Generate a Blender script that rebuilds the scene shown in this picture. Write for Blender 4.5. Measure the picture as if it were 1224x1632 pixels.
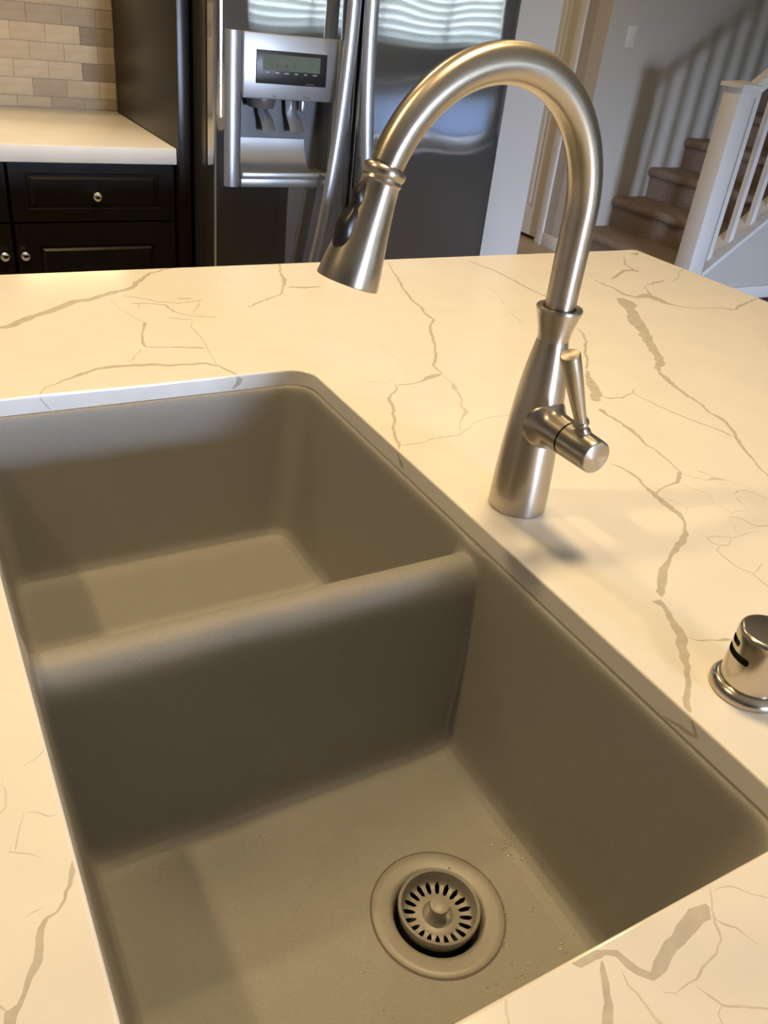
import bpy, bmesh, math, random
from mathutils import Vector, Matrix
from mathutils import noise as pnoise
from mathutils.geometry import delaunay_2d_cdt

for o in list(bpy.data.objects):
    bpy.data.objects.remove(o, do_unlink=True)
SC = bpy.context.scene
COL = SC.collection

# ---------------------------------------------------------------- camera
# z = 0 is the island worktop, X runs across the sink, Y along it, the room floor is at -0.91
cam_d = bpy.data.cameras.new('camera')
cam_d.sensor_fit = 'VERTICAL'
cam_d.sensor_height = 24.0
cam_d.lens = 24.0 * 1325.0 / 1632.0
cam_d.clip_start = 0.01
cam = bpy.data.objects.new('camera', cam_d)
COL.objects.link(cam)
cam.matrix_world = Matrix(((0.87048058, 0.17416368, -0.46035917, -0.43906951),
                           (-0.48072594, 0.50163176, -0.71921356, -0.90942704),
                           (0.10566991, 0.84736804, 0.52038571, 0.41),
                           (0, 0, 0, 1)))
SC.camera = cam

# ---------------------------------------------------------------- daylight and exposure
SC.view_settings.view_transform = 'Standard'
SC.view_settings.look = 'None'
SC.view_settings.exposure = 0.0
SC.view_settings.gamma = 1.0
SC.view_settings.use_curve_mapping = False
world = bpy.data.worlds.new('sky')
SC.world = world
world.use_nodes = True
bg = world.node_tree.nodes['Background']
# pale blue sky above the horizon, dim ground below it
wn, wl_ = world.node_tree.nodes, world.node_tree.links
wtc = wn.new('ShaderNodeTexCoord'); wsep = wn.new('ShaderNodeSeparateXYZ'); wramp = wn.new('ShaderNodeValToRGB')
wl_.new(wtc.outputs['Generated'], wsep.inputs[0]); wl_.new(wsep.outputs['Z'], wramp.inputs['Fac']); wl_.new(wramp.outputs['Color'], bg.inputs[0])
wma = wn.new('ShaderNodeMath'); wma.operation = 'MULTIPLY_ADD'; wma.inputs[1].default_value = 0.5; wma.inputs[2].default_value = 0.5
wl_.new(wsep.outputs['Z'], wma.inputs[0]); wl_.new(wma.outputs[0], wramp.inputs['Fac'])
wramp.color_ramp.elements[0].position = 0.47; wramp.color_ramp.elements[0].color = (0.13, 0.135, 0.13, 1)
wramp.color_ramp.elements[1].position = 0.505; wramp.color_ramp.elements[1].color = (0.62, 0.74, 1.0, 1)
bg.inputs[1].default_value = 240.0

FLOOR = -0.91
CEIL = 1.80
YREAR = -4.6
# window openings behind the camera, the low one added for a blue reflection: x0, x1, z0, z1
WINDOWS = [(2.3, 6.2, 0.08, 1.15), (0.55, 1.10, FLOOR + 0.06, 0.62), (2.3, 6.2, -0.74, -0.30)]
for k, (x0, x1, z0, z1) in enumerate(WINDOWS):
    ld = bpy.data.lights.new('window_portal', 'AREA')
    ld.shape = 'RECTANGLE'
    ld.size, ld.size_y = x1 - x0, z1 - z0
    ld.cycles.is_portal = True
    lo = bpy.data.objects.new('window_portal', ld)
    lo.location = ((x0 + x1) / 2, YREAR - 0.16, (z0 + z1) / 2)
    lo.rotation_euler = (math.radians(90), 0, 0)
    COL.objects.link(lo)
    lo['kind'] = 'structure'
WARM = (1.0, 0.715, 0.36)
# x, y, watts, lens radius
CANS = [(-1.24, -0.02, 12, 0.06), (-0.05, 1.20, 12.5, 0.06), (0.25, -0.18, 12, 0.17), (2.5, 4.6, 6, 0.06), (3.3, -1.6, 3, 0.06), (1.5, 1.30, 6, 0.06), (2.4, 2.8, 8, 0.06)]

# ---------------------------------------------------------------- materials
def nodes_of(m):
    m.use_nodes = True
    nt = m.node_tree
    return nt, nt.nodes, nt.links, nt.nodes['Principled BSDF']


def mat(name, col, rough=0.5, metal=0.0, noise=0.0, nscale=60.0, bump=0.0, bscale=200.0, stretch=(1, 1, 1), spec=0.5, coat=0.0, aniso=0.0):
    m = bpy.data.materials.new(name)
    nt, N, L, P = nodes_of(m)
    P.inputs['Base Color'].default_value = (*col, 1)
    P.inputs['Roughness'].default_value = rough
    P.inputs['Metallic'].default_value = metal
    P.inputs['Specular IOR Level'].default_value = spec
    P.inputs['Coat Weight'].default_value = coat
    P.inputs['Anisotropic'].default_value = aniso
    tc = N.new('ShaderNodeTexCoord')
    mp = N.new('ShaderNodeMapping')
    mp.inputs['Scale'].default_value = stretch
    L.new(tc.outputs['Object'], mp.inputs['Vector'])
    if noise > 0:
        n = N.new('ShaderNodeTexNoise')
        n.inputs['Scale'].default_value = nscale
        n.inputs['Detail'].default_value = 4
        L.new(mp.outputs['Vector'], n.inputs['Vector'])
        r = N.new('ShaderNodeValToRGB')
        r.color_ramp.elements[0].position = 0.3
        r.color_ramp.elements[1].position = 0.7
        r.color_ramp.elements[0].color = (*[c * (1 - noise) for c in col], 1)
        r.color_ramp.elements[1].color = (*[min(1, c * (1 + noise)) for c in col], 1)
        L.new(n.outputs['Fac'], r.inputs['Fac'])
        L.new(r.outputs['Color'], P.inputs['Base Color'])
    if bump > 0:
        n2 = N.new('ShaderNodeTexNoise')
        n2.inputs['Scale'].default_value = bscale
        n2.inputs['Detail'].default_value = 3
        L.new(mp.outputs['Vector'], n2.inputs['Vector'])
        b = N.new('ShaderNodeBump')
        b.inputs['Strength'].default_value = bump
        b.inputs['Distance'].default_value = 0.002
        L.new(n2.outputs['Fac'], b.inputs['Height'])
        L.new(b.outputs['Normal'], P.inputs['Normal'])
    return m


QUARTZ = mat('quartz', (0.86, 0.84, 0.80), 0.14, noise=0.025, nscale=14)
VEIN = mat('quartz_vein', (0.58, 0.545, 0.475), 0.16, noise=0.09, nscale=90)
VEIN_MID = mat('quartz_vein_medium', (0.58, 0.545, 0.475), 0.16, noise=0.09, nscale=90)
VEIN_FAINT = mat('quartz_vein_faint', (0.68, 0.65, 0.59), 0.16, noise=0.1, nscale=90)
GRANITE = mat('granite_composite', (0.285, 0.275, 0.248), 0.50, noise=0.10, nscale=900, bump=0.25, bscale=1400)
DRAINMAT = mat('drain_taupe', (0.295, 0.278, 0.243), 0.38, noise=0.03, nscale=300)
NICKEL = mat('brushed_nickel', (0.50, 0.455, 0.385), 0.32, 1.0, aniso=0.6)
nt, N, L, P = nodes_of(NICKEL)
tg = N.new('ShaderNodeTangent'); tg.direction_type = 'UV_MAP'; tg.uv_map = 'UVMap'
L.new(tg.outputs[0], P.inputs['Tangent']); P.inputs['Anisotropic Rotation'].default_value = 0.25
GAP_SHADE = mat('gap_shade', (0.11, 0.095, 0.075), 0.6)
NICKEL_POL = mat('polished_nickel', (0.56, 0.505, 0.43), 0.20, 1.0)
STEEL = mat('stainless_door', (0.46, 0.47, 0.48), 0.035, 0.92, noise=0.02, nscale=900, stretch=(0.03, 1, 1))
STEEL_SATIN = mat('satin_silver', (0.53, 0.55, 0.58), 0.36, 0.85)
CHROME = mat('chrome', (0.80, 0.80, 0.80), 0.06, 1.0)
BLACK = mat('black_plastic', (0.012, 0.012, 0.013), 0.35)
DARKHOLE = mat('dark_recess', (0.01, 0.009, 0.008), 0.7)
ESPRESSO = mat('espresso_wood', (0.012, 0.0095, 0.008), 0.28, noise=0.25, nscale=40, stretch=(6, 6, 0.7), spec=0.28)
FRIDGE_SIDE = mat('fridge_side_black', (0.035, 0.033, 0.032), 0.22)
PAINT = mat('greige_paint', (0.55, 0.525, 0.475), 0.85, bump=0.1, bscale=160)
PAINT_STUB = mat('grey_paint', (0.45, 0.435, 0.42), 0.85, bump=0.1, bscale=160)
PAINT_DIM = mat('dimmed_wall_paint', (0.34, 0.325, 0.30), 0.85, bump=0.1, bscale=160)  # unseen walls painted darker to cut bounced light
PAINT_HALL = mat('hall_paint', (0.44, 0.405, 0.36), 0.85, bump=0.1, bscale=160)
WHITE = mat('white_trim_paint', (0.76, 0.74, 0.70), 0.45)
CEILM = mat('ceiling_paint', (0.68, 0.66, 0.62), 0.9)
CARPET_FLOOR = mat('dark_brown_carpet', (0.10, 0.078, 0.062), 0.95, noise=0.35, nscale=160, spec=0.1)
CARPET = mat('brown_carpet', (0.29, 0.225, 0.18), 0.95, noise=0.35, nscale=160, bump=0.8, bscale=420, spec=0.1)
FLOORM = mat('beige_floor_tile', (0.46, 0.38, 0.28), 0.4, noise=0.06, nscale=6)
GROUT = mat('grout', (0.44, 0.375, 0.285), 0.9)
LCD = mat('lcd_green', (0.10, 0.135, 0.10), 0.25, noise=0.08, nscale=30)
LCDTXT = mat('lcd_text', (0.03, 0.045, 0.035), 0.5)
PRINT = mat('white_print', (0.55, 0.56, 0.56), 0.6)
PRINTD = mat('dark_print', (0.10, 0.11, 0.12), 0.6)
BLINDM = mat('blind_slat_white', (0.72, 0.73, 0.72), 0.5)
def slat_mat(name, thru):
    m = bpy.data.materials.new(name)
    nt, N, L, P = nodes_of(m)
    P.inputs['Base Color'].default_value = (0.60, 0.61, 0.60, 1)
    tl = N.new('ShaderNodeBsdfTranslucent'); tl.inputs['Color'].default_value = (*thru, 1)
    ash = N.new('ShaderNodeAddShader')
    L.new(P.outputs[0], ash.inputs[0]); L.new(tl.outputs[0], ash.inputs[1])
    L.new(ash.outputs[0], N['Material Output'].inputs['Surface'])
    return m
SLATM = slat_mat('blind_slat_thin', (0.0080, 0.0082, 0.0064))
GLOW_BLUE = slat_mat('blue_glow_cloth', (0.0046, 0.0060, 0.0085))  # translucency tinted blue for the band mirrored in the refrigerator
DISPM = mat('dispenser_grey', (0.16, 0.165, 0.175), 0.35, 0.4)
TILES = [mat('stone_tile_' + n, c, 0.55, noise=0.10, nscale=9, stretch=(1, 1, 6), spec=0.2) for n, c in
         (('pale', (0.41, 0.35, 0.26)), ('warm', (0.38, 0.32, 0.235)), ('grey', (0.31, 0.26, 0.195)), ('dark', (0.215, 0.175, 0.13)))]

# brushed-steel doors: slow waviness of the sheet
def wavy(m, scale, strength, dist):
    nt, N, L, P = nodes_of(m)
    tc = N.new('ShaderNodeTexCoord')
    mp = N.new('ShaderNodeMapping')
    mp.inputs['Scale'].default_value = (4.0, 1, 3.0)
    n = N.new('ShaderNodeTexNoise')
    n.inputs['Scale'].default_value = scale
    n.inputs['Detail'].default_value = 0
    b = N.new('ShaderNodeBump')
    b.inputs['Strength'].default_value = strength
    b.inputs['Distance'].default_value = dist
    L.new(tc.outputs['Object'], mp.inputs['Vector'])
    L.new(mp.outputs['Vector'], n.inputs['Vector'])
    L.new(n.outputs['Fac'], b.inputs['Height'])
    L.new(b.outputs['Normal'], P.inputs['Normal'])
wavy(STEEL, 1.6, 0.26, 0.004)

LAMPM = bpy.data.materials.new('lamp_lens')
nt, N, L, P = nodes_of(LAMPM)
P.inputs['Base Color'].default_value = (0.9, 0.85, 0.75, 1)
P.inputs['Emission Color'].default_value = (*WARM, 1)
P.inputs['Emission Strength'].default_value = 6.0

# wet patches on the sink floor: glossier, a little darker, around the drain
nt, N, L, P = nodes_of(GRANITE)
geo = N.new('ShaderNodeNewGeometry')
nz = N.new('ShaderNodeTexNoise'); nz.inputs['Scale'].default_value = 17; nz.inputs['Detail'].default_value = 3
L.new(geo.outputs['Position'], nz.inputs['Vector'])
dst = N.new('ShaderNodeVectorMath'); dst.operation = 'DISTANCE'
dst.inputs[1].default_value = (-0.135, -0.61, -0.222)
L.new(geo.outputs['Position'], dst.inputs[0])
ma = N.new('ShaderNodeMath'); ma.operation = 'MULTIPLY_ADD'
ma.inputs[1].default_value = -2.6; ma.inputs[2].default_value = 0.31
L.new(dst.outputs['Value'], ma.inputs[0])
ad = N.new('ShaderNodeMath'); ad.operation = 'ADD'
L.new(ma.outputs[0], ad.inputs[0]); L.new(nz.outputs['Fac'], ad.inputs[1])
rp = N.new('ShaderNodeValToRGB')
rp.color_ramp.elements[0].position = 0.53; rp.color_ramp.elements[1].position = 0.55
rp.color_ramp.elements[0].color = (0.48, 0.48, 0.48, 1); rp.color_ramp.elements[1].color = (0.38, 0.38, 0.38, 1)
L.new(ad.outputs[0], rp.inputs['Fac']); L.new(rp.outputs['Color'], P.inputs['Roughness'])
src = P.inputs['Base Color'].links[0].from_socket
mx = N.new('ShaderNodeMix'); mx.data_type = 'RGBA'; mx.blend_type = 'MULTIPLY'
rp2 = N.new('ShaderNodeValToRGB')
rp2.color_ramp.elements[0].position = 0.53; rp2.color_ramp.elements[1].position = 0.55
rp2.color_ramp.elements[0].color = (1, 1, 1, 1); rp2.color_ramp.elements[1].color = (0.95, 0.945, 0.93, 1)
L.new(ad.outputs[0], rp2.inputs['Fac'])
mx.inputs[0].default_value = 1.0
L.new(src, mx.inputs[6]); L.new(rp2.outputs['Color'], mx.inputs[7]); L.new(mx.outputs[2], P.inputs['Base Color'])

# ---------------------------------------------------------------- helpers
def thing(name, loc, label, cat, group=None):
    o = bpy.data.objects.new(name, None)
    o.empty_display_size = 0.05
    o.location = loc
    COL.objects.link(o)
    tag(o, label, cat, group)
    return o


def tag(o, label, cat, group=None):
    o['label'] = label
    o['category'] = cat
    if group:
        o['group'] = group
    return o


def base_of(o):
    v = Vector((0, 0, 0))
    while o is not None:
        v = v + o.location
        o = o.parent
    return v


def link(name, me, m, parent=None, smooth=False, label=None, kind=None):
    """link a mesh given in world coordinates"""
    o = bpy.data.objects.new(name, me)
    COL.objects.link(o)
    for mm in (m if isinstance(m, (list, tuple)) else [m]):
        me.materials.append(mm)
    if parent is not None:
        b = base_of(parent)
        me.transform(Matrix.Translation(-b))
        o.parent = parent
    if smooth:
        me.polygons.foreach_set('use_smooth', [True] * len(me.polygons))
        if smooth != 'all':
            me.set_sharp_from_angle(angle=math.radians(40))
    if label:
        o['label'] = label
    if kind:
        o['kind'] = kind
    return o


def mesh(name, verts, faces):
    me = bpy.data.meshes.new(name)
    me.from_pydata([tuple(v) for v in verts], [], faces)
    me.update()
    return me


def fix(me):
    bm = bmesh.new(); bm.from_mesh(me)
    bmesh.ops.recalc_face_normals(bm, faces=bm.faces)
    bm.to_mesh(me); bm.free()
    return me


def box_me(name, x0, x1, y0, y1, z0, z1, bev=0.0, seg=2):
    bm = bmesh.new()
    bmesh.ops.create_cube(bm, size=1)
    bmesh.ops.scale(bm, vec=(x1 - x0, y1 - y0, z1 - z0), verts=bm.verts)
    bmesh.ops.translate(bm, vec=((x0 + x1) / 2, (y0 + y1) / 2, (z0 + z1) / 2), verts=bm.verts)
    if bev > 0:
        bmesh.ops.bevel(bm, geom=list(bm.edges), offset=bev, segments=seg, affect='EDGES', profile=0.5)
    me = bpy.data.meshes.new(name)
    bm.to_mesh(me); bm.free()
    return me


def box(name, x0, x1, y0, y1, z0, z1, m, parent=None, bev=0.0, seg=2, label=None):
    return link(name, box_me(name, x0, x1, y0, y1, z0, z1, bev, seg), m, parent, smooth=bev > 0, label=label)


def struct(o):
    o['kind'] = 'structure'
    return o


def frame_to(axis):
    """rotation whose z is the given axis"""
    a = Vector(axis).normalized()
    return Matrix.Identity(3) if a.z > 0.9999 else a.to_track_quat('Z', 'Y').to_matrix()


def ring_uv(me, n):
    """u around, v along, for meshes built as rings of n vertices (tips share one vertex)"""
    uv = me.uv_layers.new(name='UVMap')
    for p in me.polygons:
        vs = [me.loops[l].vertex_index for l in p.loop_indices]
        js = [v % n for v in vs]
        wrap = max(js) - min(js) > n / 2
        for l, v, j in zip(p.loop_indices, vs, js):
            uv.data[l].uv = ((j + n if wrap and j < n / 2 else j) / n, (v // n) * 0.05)
    return me


def lathe_me(name, prof, origin=(0, 0, 0), axis=(0, 0, 1), n=64, skip=None):
    """prof: list of (s along axis, radius). skip(i, j) drops a face between ring i and i+1 at sector j"""
    M = frame_to(axis); O = Vector(origin)
    verts, faces, rings = [], [], []
    for s, r in prof:
        if r < 1e-6:
            rings.append([len(verts)]); verts.append(O + M @ Vector((0, 0, s)))
        else:
            rings.append(list(range(len(verts), len(verts) + n)))
            for j in range(n):
                a = 2 * math.pi * j / n
                verts.append(O + M @ Vector((r * math.cos(a), r * math.sin(a), s)))
    for i in range(len(rings) - 1):
        A, B = rings[i], rings[i + 1]
        for j in range(n):
            if skip and skip(i, j):
                continue
            k = (j + 1) % n
            if len(A) == 1 and len(B) == 1:
                continue
            if len(A) == 1:
                faces.append((A[0], B[k], B[j]))
            elif len(B) == 1:
                faces.append((A[j], A[k], B[0]))
            else:
                faces.append((A[j], A[k], B[k], B[j]))
    me = fix(mesh(name, verts, faces))
    return ring_uv(me, n) if len(rings[0]) > 1 else me


def lathe(name, prof, origin, axis, m, parent=None, n=64, label=None, skip=None):
    return link(name, lathe_me(name, prof, origin, axis, n, skip), m, parent, smooth=True, label=label)


def sweep_me(name, pts, radii, n=32, ry=None, up=None, caps=True):
    """tube along pts; radii may be numbers; ry gives the second half-axis of an oval section"""
    pts = [Vector(p) for p in pts]
    verts, faces = [], []
    u = None
    for i, p in enumerate(pts):
        t = (pts[min(i + 1, len(pts) - 1)] - pts[max(i - 1, 0)]).normalized()
        if u is None:
            u = Vector(up) if up else (Vector((0, 0, 1)).cross(t) if abs(t.z) < 0.9 else Vector((1, 0, 0)))
        u = (u - t * u.dot(t)).normalized()
        v = t.cross(u)
        r = radii[i] if isinstance(radii, (list, tuple)) else radii
        rr = (ry[i] if isinstance(ry, (list, tuple)) else ry) if ry else r
        for j in range(n):
            a = 2 * math.pi * j / n
            verts.append(p + u * (r * math.cos(a)) + v * (rr * math.sin(a)))
    for i in range(len(pts) - 1):
        for j in range(n):
            k = (j + 1) % n
            faces.append((i * n + j, i * n + k, (i + 1) * n + k, (i + 1) * n + j))
    if caps:
        faces.append(tuple(range(n)))
        faces.append(tuple(range((len(pts) - 1) * n, len(pts) * n)))
    return ring_uv(fix(mesh(name, verts, faces)), n)


def rrect(x0, x1, y0, y1, r, n=10):
    out = []
    for cx, cy, a0 in ((x1 - r, y0 + r, -90), (x1 - r, y1 - r, 0), (x0 + r, y1 - r, 90), (x0 + r, y0 + r, 180)):
        for k in range(n + 1):
            a = math.radians(a0 + 90 * k / n)
            out.append((cx + r * math.cos(a), cy + r * math.sin(a)))
    return out


def interp(tab, x):
    if x <= tab[0][0]:
        return tab[0][1]
    for (a, b), (c, d) in zip(tab, tab[1:]):
        if x <= c:
            return b + (d - b) * (x - a) / (c - a)
    return tab[-1][1]


def boxes_me(name, lst):
    verts, faces = [], []
    for x0, x1, y0, y1, z0, z1 in lst:
        b = len(verts)
        verts += [(x, y, z) for z in (z0, z1) for y in (y0, y1) for x in (x0, x1)]
        faces += [tuple(b + i for i in f) for f in ((0, 2, 3, 1), (4, 5, 7, 6), (0, 1, 5, 4), (2, 6, 7, 3), (0, 4, 6, 2), (1, 3, 7, 5))]
    return mesh(name, verts, faces)


# ================================================================ the setting
XL, XR = -3.2, 8.2
YB = 2.22          # wall behind the cabinets
YS = 3.45          # wall along the stairs
XD = 3.50          # wall with the hall door
struct(box('floor', XL - 0.15, XR + 0.15, YREAR - 0.15, 6.3, FLOOR - 0.1, FLOOR, FLOORM))
struct(link('floor_carpet', boxes_me('floor_carpet', [(1.25, XR, -2.0, 2.33, FLOOR, FLOOR + 0.008), (XL, XR, YREAR, -2.0, FLOOR, FLOOR + 0.008)]), CARPET_FLOOR))  # rear strip is carpeted to cut bounced daylight
struct(box('ceiling', XL - 0.15, XR + 0.15, YREAR - 0.15, 6.3, CEIL, CEIL + 0.1, CEILM))
wall_back = struct(box('wall_back', XL, 1.47, YB, YB + 0.12, FLOOR, CEIL, GROUT))
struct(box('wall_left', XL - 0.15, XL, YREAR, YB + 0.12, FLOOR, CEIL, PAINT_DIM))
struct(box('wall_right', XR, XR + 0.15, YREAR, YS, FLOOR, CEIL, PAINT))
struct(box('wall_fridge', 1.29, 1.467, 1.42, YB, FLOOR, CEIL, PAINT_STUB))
struct(box('wall_stairs', XD, XR + 0.15, YS, YS + 0.12, FLOOR, CEIL, PAINT))
struct(link('wall_hall', boxes_me('wall_hall', [(XD, XD + 0.12, YS + 0.12, 3.73, FLOOR, CEIL), (XD, XD + 0.12, 4.53, 6.2, FLOOR, CEIL),
                                                (XD, XD + 0.12, 3.73, 4.53, FLOOR + 2.04, CEIL)]), PAINT_HALL))
struct(box('wall_light_stop', XD + 0.12, XD + 0.2, YS + 0.12, 6.2, FLOOR, CEIL, PAINT_HALL))  # added plate behind the hall door, keeps sky light out
struct(box('wall_hall_end', 1.35, XD + 0.12, 6.2, 6.3, FLOOR, CEIL, PAINT_HALL))
struct(box('wall_hall_side', 1.35, 1.47, YB + 0.12, 6.2, FLOOR, CEIL, PAINT_HALL))
# rear wall with two window openings
xs = sorted({XL - 0.15, XR + 0.15, *[w[0] for w in WINDOWS], *[w[1] for w in WINDOWS]})
rear = []
for a, b in zip(xs, xs[1:]):
    zs = sorted((w[2], w[3]) for w in WINDOWS if w[0] <= a and w[1] >= b)
    lo_z = FLOOR
    for q0, q1 in zs:
        rear.append((a, b, YREAR - 0.15, YREAR, lo_z, q0)); lo_z = q1
    rear.append((a, b, YREAR - 0.15, YREAR, lo_z, CEIL))
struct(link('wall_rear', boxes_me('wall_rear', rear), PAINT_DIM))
for k, (x0, x1, z0, z1) in enumerate(WINDOWS):
    n = 1 if k == 1 else 3
    bars = [(x0, x1, YREAR - 0.12, YREAR - 0.07, z0, z0 + 0.05), (x0, x1, YREAR - 0.12, YREAR - 0.07, z1 - 0.05, z1)]
    for i in range(n + 1):
        xm = x0 + (x1 - x0) * i / n
        bars.append((max(x0, xm - 0.03), min(x1, xm + 0.03), YREAR - 0.12, YREAR - 0.07, z0 + 0.05, z1 - 0.05))
    w = struct(link('window_%d' % (k + 1), boxes_me('window', bars), WHITE))
# closed horizontal blind of the upper wide window
x0, x1, z0, z1 = WINDOWS[0]
blind = thing('window_blind', ((x0 + x1) / 2, YREAR - 0.035, z0), 'white closed horizontal blind across the wide upper window behind the island', 'blind')
sl_v, sl_f = [], []
nsl = 15
for i in range(nsl):
    zc = z0 + 0.02 + (z1 - z0 - 0.06) * i / (nsl - 1)
    b = len(sl_v)
    for x in (x0 + 0.004, x1 - 0.004):
        for k in range(4):
            u = -1 + 2 * k / 3
            sl_v.append((x, YREAR - 0.035 + 0.010 * u + 0.004 * (1 - u * u), zc + 0.0405 * u))
    for k in range(3):
        sl_f.append((b + k, b + k + 1, b + 5 + k, b + 4 + k))
link('slats', mesh('slats', sl_v, sl_f), SLATM, blind, smooth='all', kind='stuff')
box('head_rail', x0 + 0.01, x1 - 0.01, YREAR - 0.06, YREAR - 0.01, z1 - 0.045, z1 - 0.001, BLINDM, blind, bev=0.004)
# added glowing shade over the unseen low window, mirrored as a blue band
x0, x1, z0, z1 = WINDOWS[2]
ys = YREAR + 0.03
shade = thing('blue_reflection_shade', ((x0 + x1) / 2, ys, z0 - 0.02), 'added pale blue shade over an unseen low window, mirrored as a blue band in the refrigerator', 'shade')
link('cloth', mesh('cloth', [(x0 - 0.02, ys, z0 - 0.02), (x1 + 0.02, ys, z0 - 0.02), (x1 + 0.02, ys, z1 + 0.03), (x0 - 0.02, ys, z1 + 0.03)], [(0, 1, 2, 3)]), GLOW_BLUE, shade)
link('roller', sweep_me('roller', [(x0 - 0.03, ys, z1 + 0.035), (x1 + 0.03, ys, z1 + 0.035)], 0.022, 20), BLINDM, shade, smooth=True)

# baseboards and hall door
for nm, b in (('baseboard_hall', (XD - 0.014, XD, YS, 3.655, FLOOR, FLOOR + 0.085)),
              ('baseboard_stairs', (3.62, 6.6, 2.346, 2.3595, FLOOR + 0.0085, FLOOR + 0.085)),
              ('baseboard_fridge', (1.29, 1.481, 1.406, 1.42, FLOOR, FLOOR + 0.085))):
    struct(box(nm, *b, WHITE, bev=0.003))
trim = struct(box('trim_1', XD - 0.018, XD, 3.655, 3.725, FLOOR, FLOOR + 2.11, WHITE, bev=0.005))
box('casing', XD - 0.018, XD, 4.535, 4.605, FLOOR, FLOOR + 2.11, WHITE, trim, bev=0.005)
box('casing_head', XD - 0.018, XD, 3.725, 4.535, FLOOR + 2.04, FLOOR + 2.11, WHITE, trim, bev=0.005)
box('jamb', XD - 0.004, XD + 0.12, 3.726, 3.742, FLOOR, FLOOR + 2.04, WHITE, trim)


def panel_front(name, a0, a1, z0, z1, panels, plane, depth_dir, m, parent, t=0.035, groove=0.008, bevel=0.014):
    """slab lying in a plane with sunk bevelled panels. plane(a, d, z) -> point; d is depth into the slab"""
    verts, faces = [], []
    av = sorted({a0, a1, *[p[0] for p in panels], *[p[1] for p in panels]})
    zv = sorted({z0, z1, *[p[2] for p in panels], *[p[3] for p in panels]})
    def quad(q):
        b = len(verts); verts.extend(q); faces.append((b, b + 1, b + 2, b + 3))
    for i in range(len(av) - 1):
        for j in range(len(zv) - 1):
            inside = [p for p in panels if p[0] <= av[i] and p[1] >= av[i + 1] and p[2] <= zv[j] and p[3] >= zv[j + 1]]
            if not inside:
                quad([plane(av[i], 0, zv[j]), plane(av[i + 1], 0, zv[j]), plane(av[i + 1], 0, zv[j + 1]), plane(av[i], 0, zv[j + 1])])
    for p in panels:
        loops = [(0, 0.0), (0.003, groove), (0.010, groove), (0.010 + bevel, groove * 0.3)]
        for (o1, d1), (o2, d2) in zip(loops, loops[1:]):
            c1 = [(p[0] + o1, p[2] + o1), (p[1] - o1, p[2] + o1), (p[1] - o1, p[3] - o1), (p[0] + o1, p[3] - o1)]
            c2 = [(p[0] + o2, p[2] + o2), (p[1] - o2, p[2] + o2), (p[1] - o2, p[3] - o2), (p[0] + o2, p[3] - o2)]
            for k in range(4):
                l = (k + 1) % 4
                quad([plane(c1[k][0], d1, c1[k][1]), plane(c1[l][0], d1, c1[l][1]), plane(c2[l][0], d2, c2[l][1]), plane(c2[k][0], d2, c2[k][1])])
        o, d = loops[-1]
        quad([plane(p[0] + o, d, p[2] + o), plane(p[1] - o, d, p[2] + o), plane(p[1] - o, d, p[3] - o), plane(p[0] + o, d, p[3] - o)])
    c = [(a0, z0), (a1, z0), (a1, z1), (a0, z1)]
    for k in range(4):
        l = (k + 1) % 4
        quad([plane(c[k][0], 0, c[k][1]), plane(c[l][0], 0, c[l][1]), plane(c[l][0], t, c[l][1]), plane(c[k][0], t, c[k][1])])
    quad([plane(a, t, z) for a, z in c])
    me = mesh(name, verts, faces)
    bm = bmesh.new(); bm.from_mesh(me)
    bmesh.ops.remove_doubles(bm, verts=bm.verts, dist=1e-5)
    bmesh.ops.recalc_face_normals(bm, faces=bm.faces)
    bm.to_mesh(me); bm.free()
    return link(name, me, m, parent)


door = panel_front('door_1', 3.745, 4.53, FLOOR + 0.025, FLOOR + 2.035,
                   [(3.855, 4.42, FLOOR + 0.20, FLOOR + 0.97), (3.855, 4.42, FLOOR + 1.09, FLOOR + 1.92)],
                   lambda a, d, z: (XD + 0.016 + d, a, z), 1, WHITE, None, groove=0.012, bevel=0.03)
struct(door)
for z in (FLOOR + 0.245, FLOOR + 1.02, FLOOR + 1.80):
    sweep = sweep_me('hinge', [(XD + 0.006, 3.7435, z - 0.045), (XD + 0.006, 3.7435, z + 0.045)], 0.006, 12)
    link('hinge', sweep, NICKEL, door, smooth=True, label='silver hinge barrel')

# ---------------------------------------------------------------- backsplash tiles, each its own piece
random.seed(7)
TW, TH = 0.104, 0.0515
tile_meshes = {}
ZROW0 = -0.0165
for row in range(11):
    z0 = ZROW0 + row * TH
    z1 = z0 + TH
    zb = max(z0, 0.003)
    off = 0.0 if row % 2 == 0 else TW / 2
    x1 = 0.3035
    k = 0
    while x1 > -0.85:
        wdt = TW if (k or row % 2 == 0) else TW / 2
        x0 = x1 - wdt
        key = (round(wdt, 3), round(z1 - zb, 3), random.randrange(4))
        # photograph: dark end tiles on the first, third and fifth full rows, paler field
        r = random.random()
        pick = 0 if r < 0.42 else 1 if r < 0.74 else 2 if r < 0.92 else 3
        if k == 0 and row in (2, 4):
            pick = 3
        if k == 0 and row == 0:
            pick = 2
        if k == 0 and row == 3:
            pick = 2
        if row == 5 and k in (1, 2, 3):
            pick = 2
        if row == 0 and k == 1:
            pick = 2
        if row == 2 and k == 4:
            pick = 2
        kk = (round(wdt, 3), round(z1 - zb, 3), pick)
        if kk not in tile_meshes:
            me = box_me('tile', 0.0006, wdt - 0.0006, 0, 0.0035, 0.0006, z1 - zb - 0.0006, 0.0006, 1)
            me.materials.append(TILES[pick])
            tile_meshes[kk] = me
        o = bpy.data.objects.new('tile', tile_meshes[kk])
        o.parent = wall_back
        o.location = (x0, YB - 0.0025 - random.uniform(0, 0.0006), zb)
        COL.objects.link(o)
        x1 = x0
        k += 1

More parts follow.
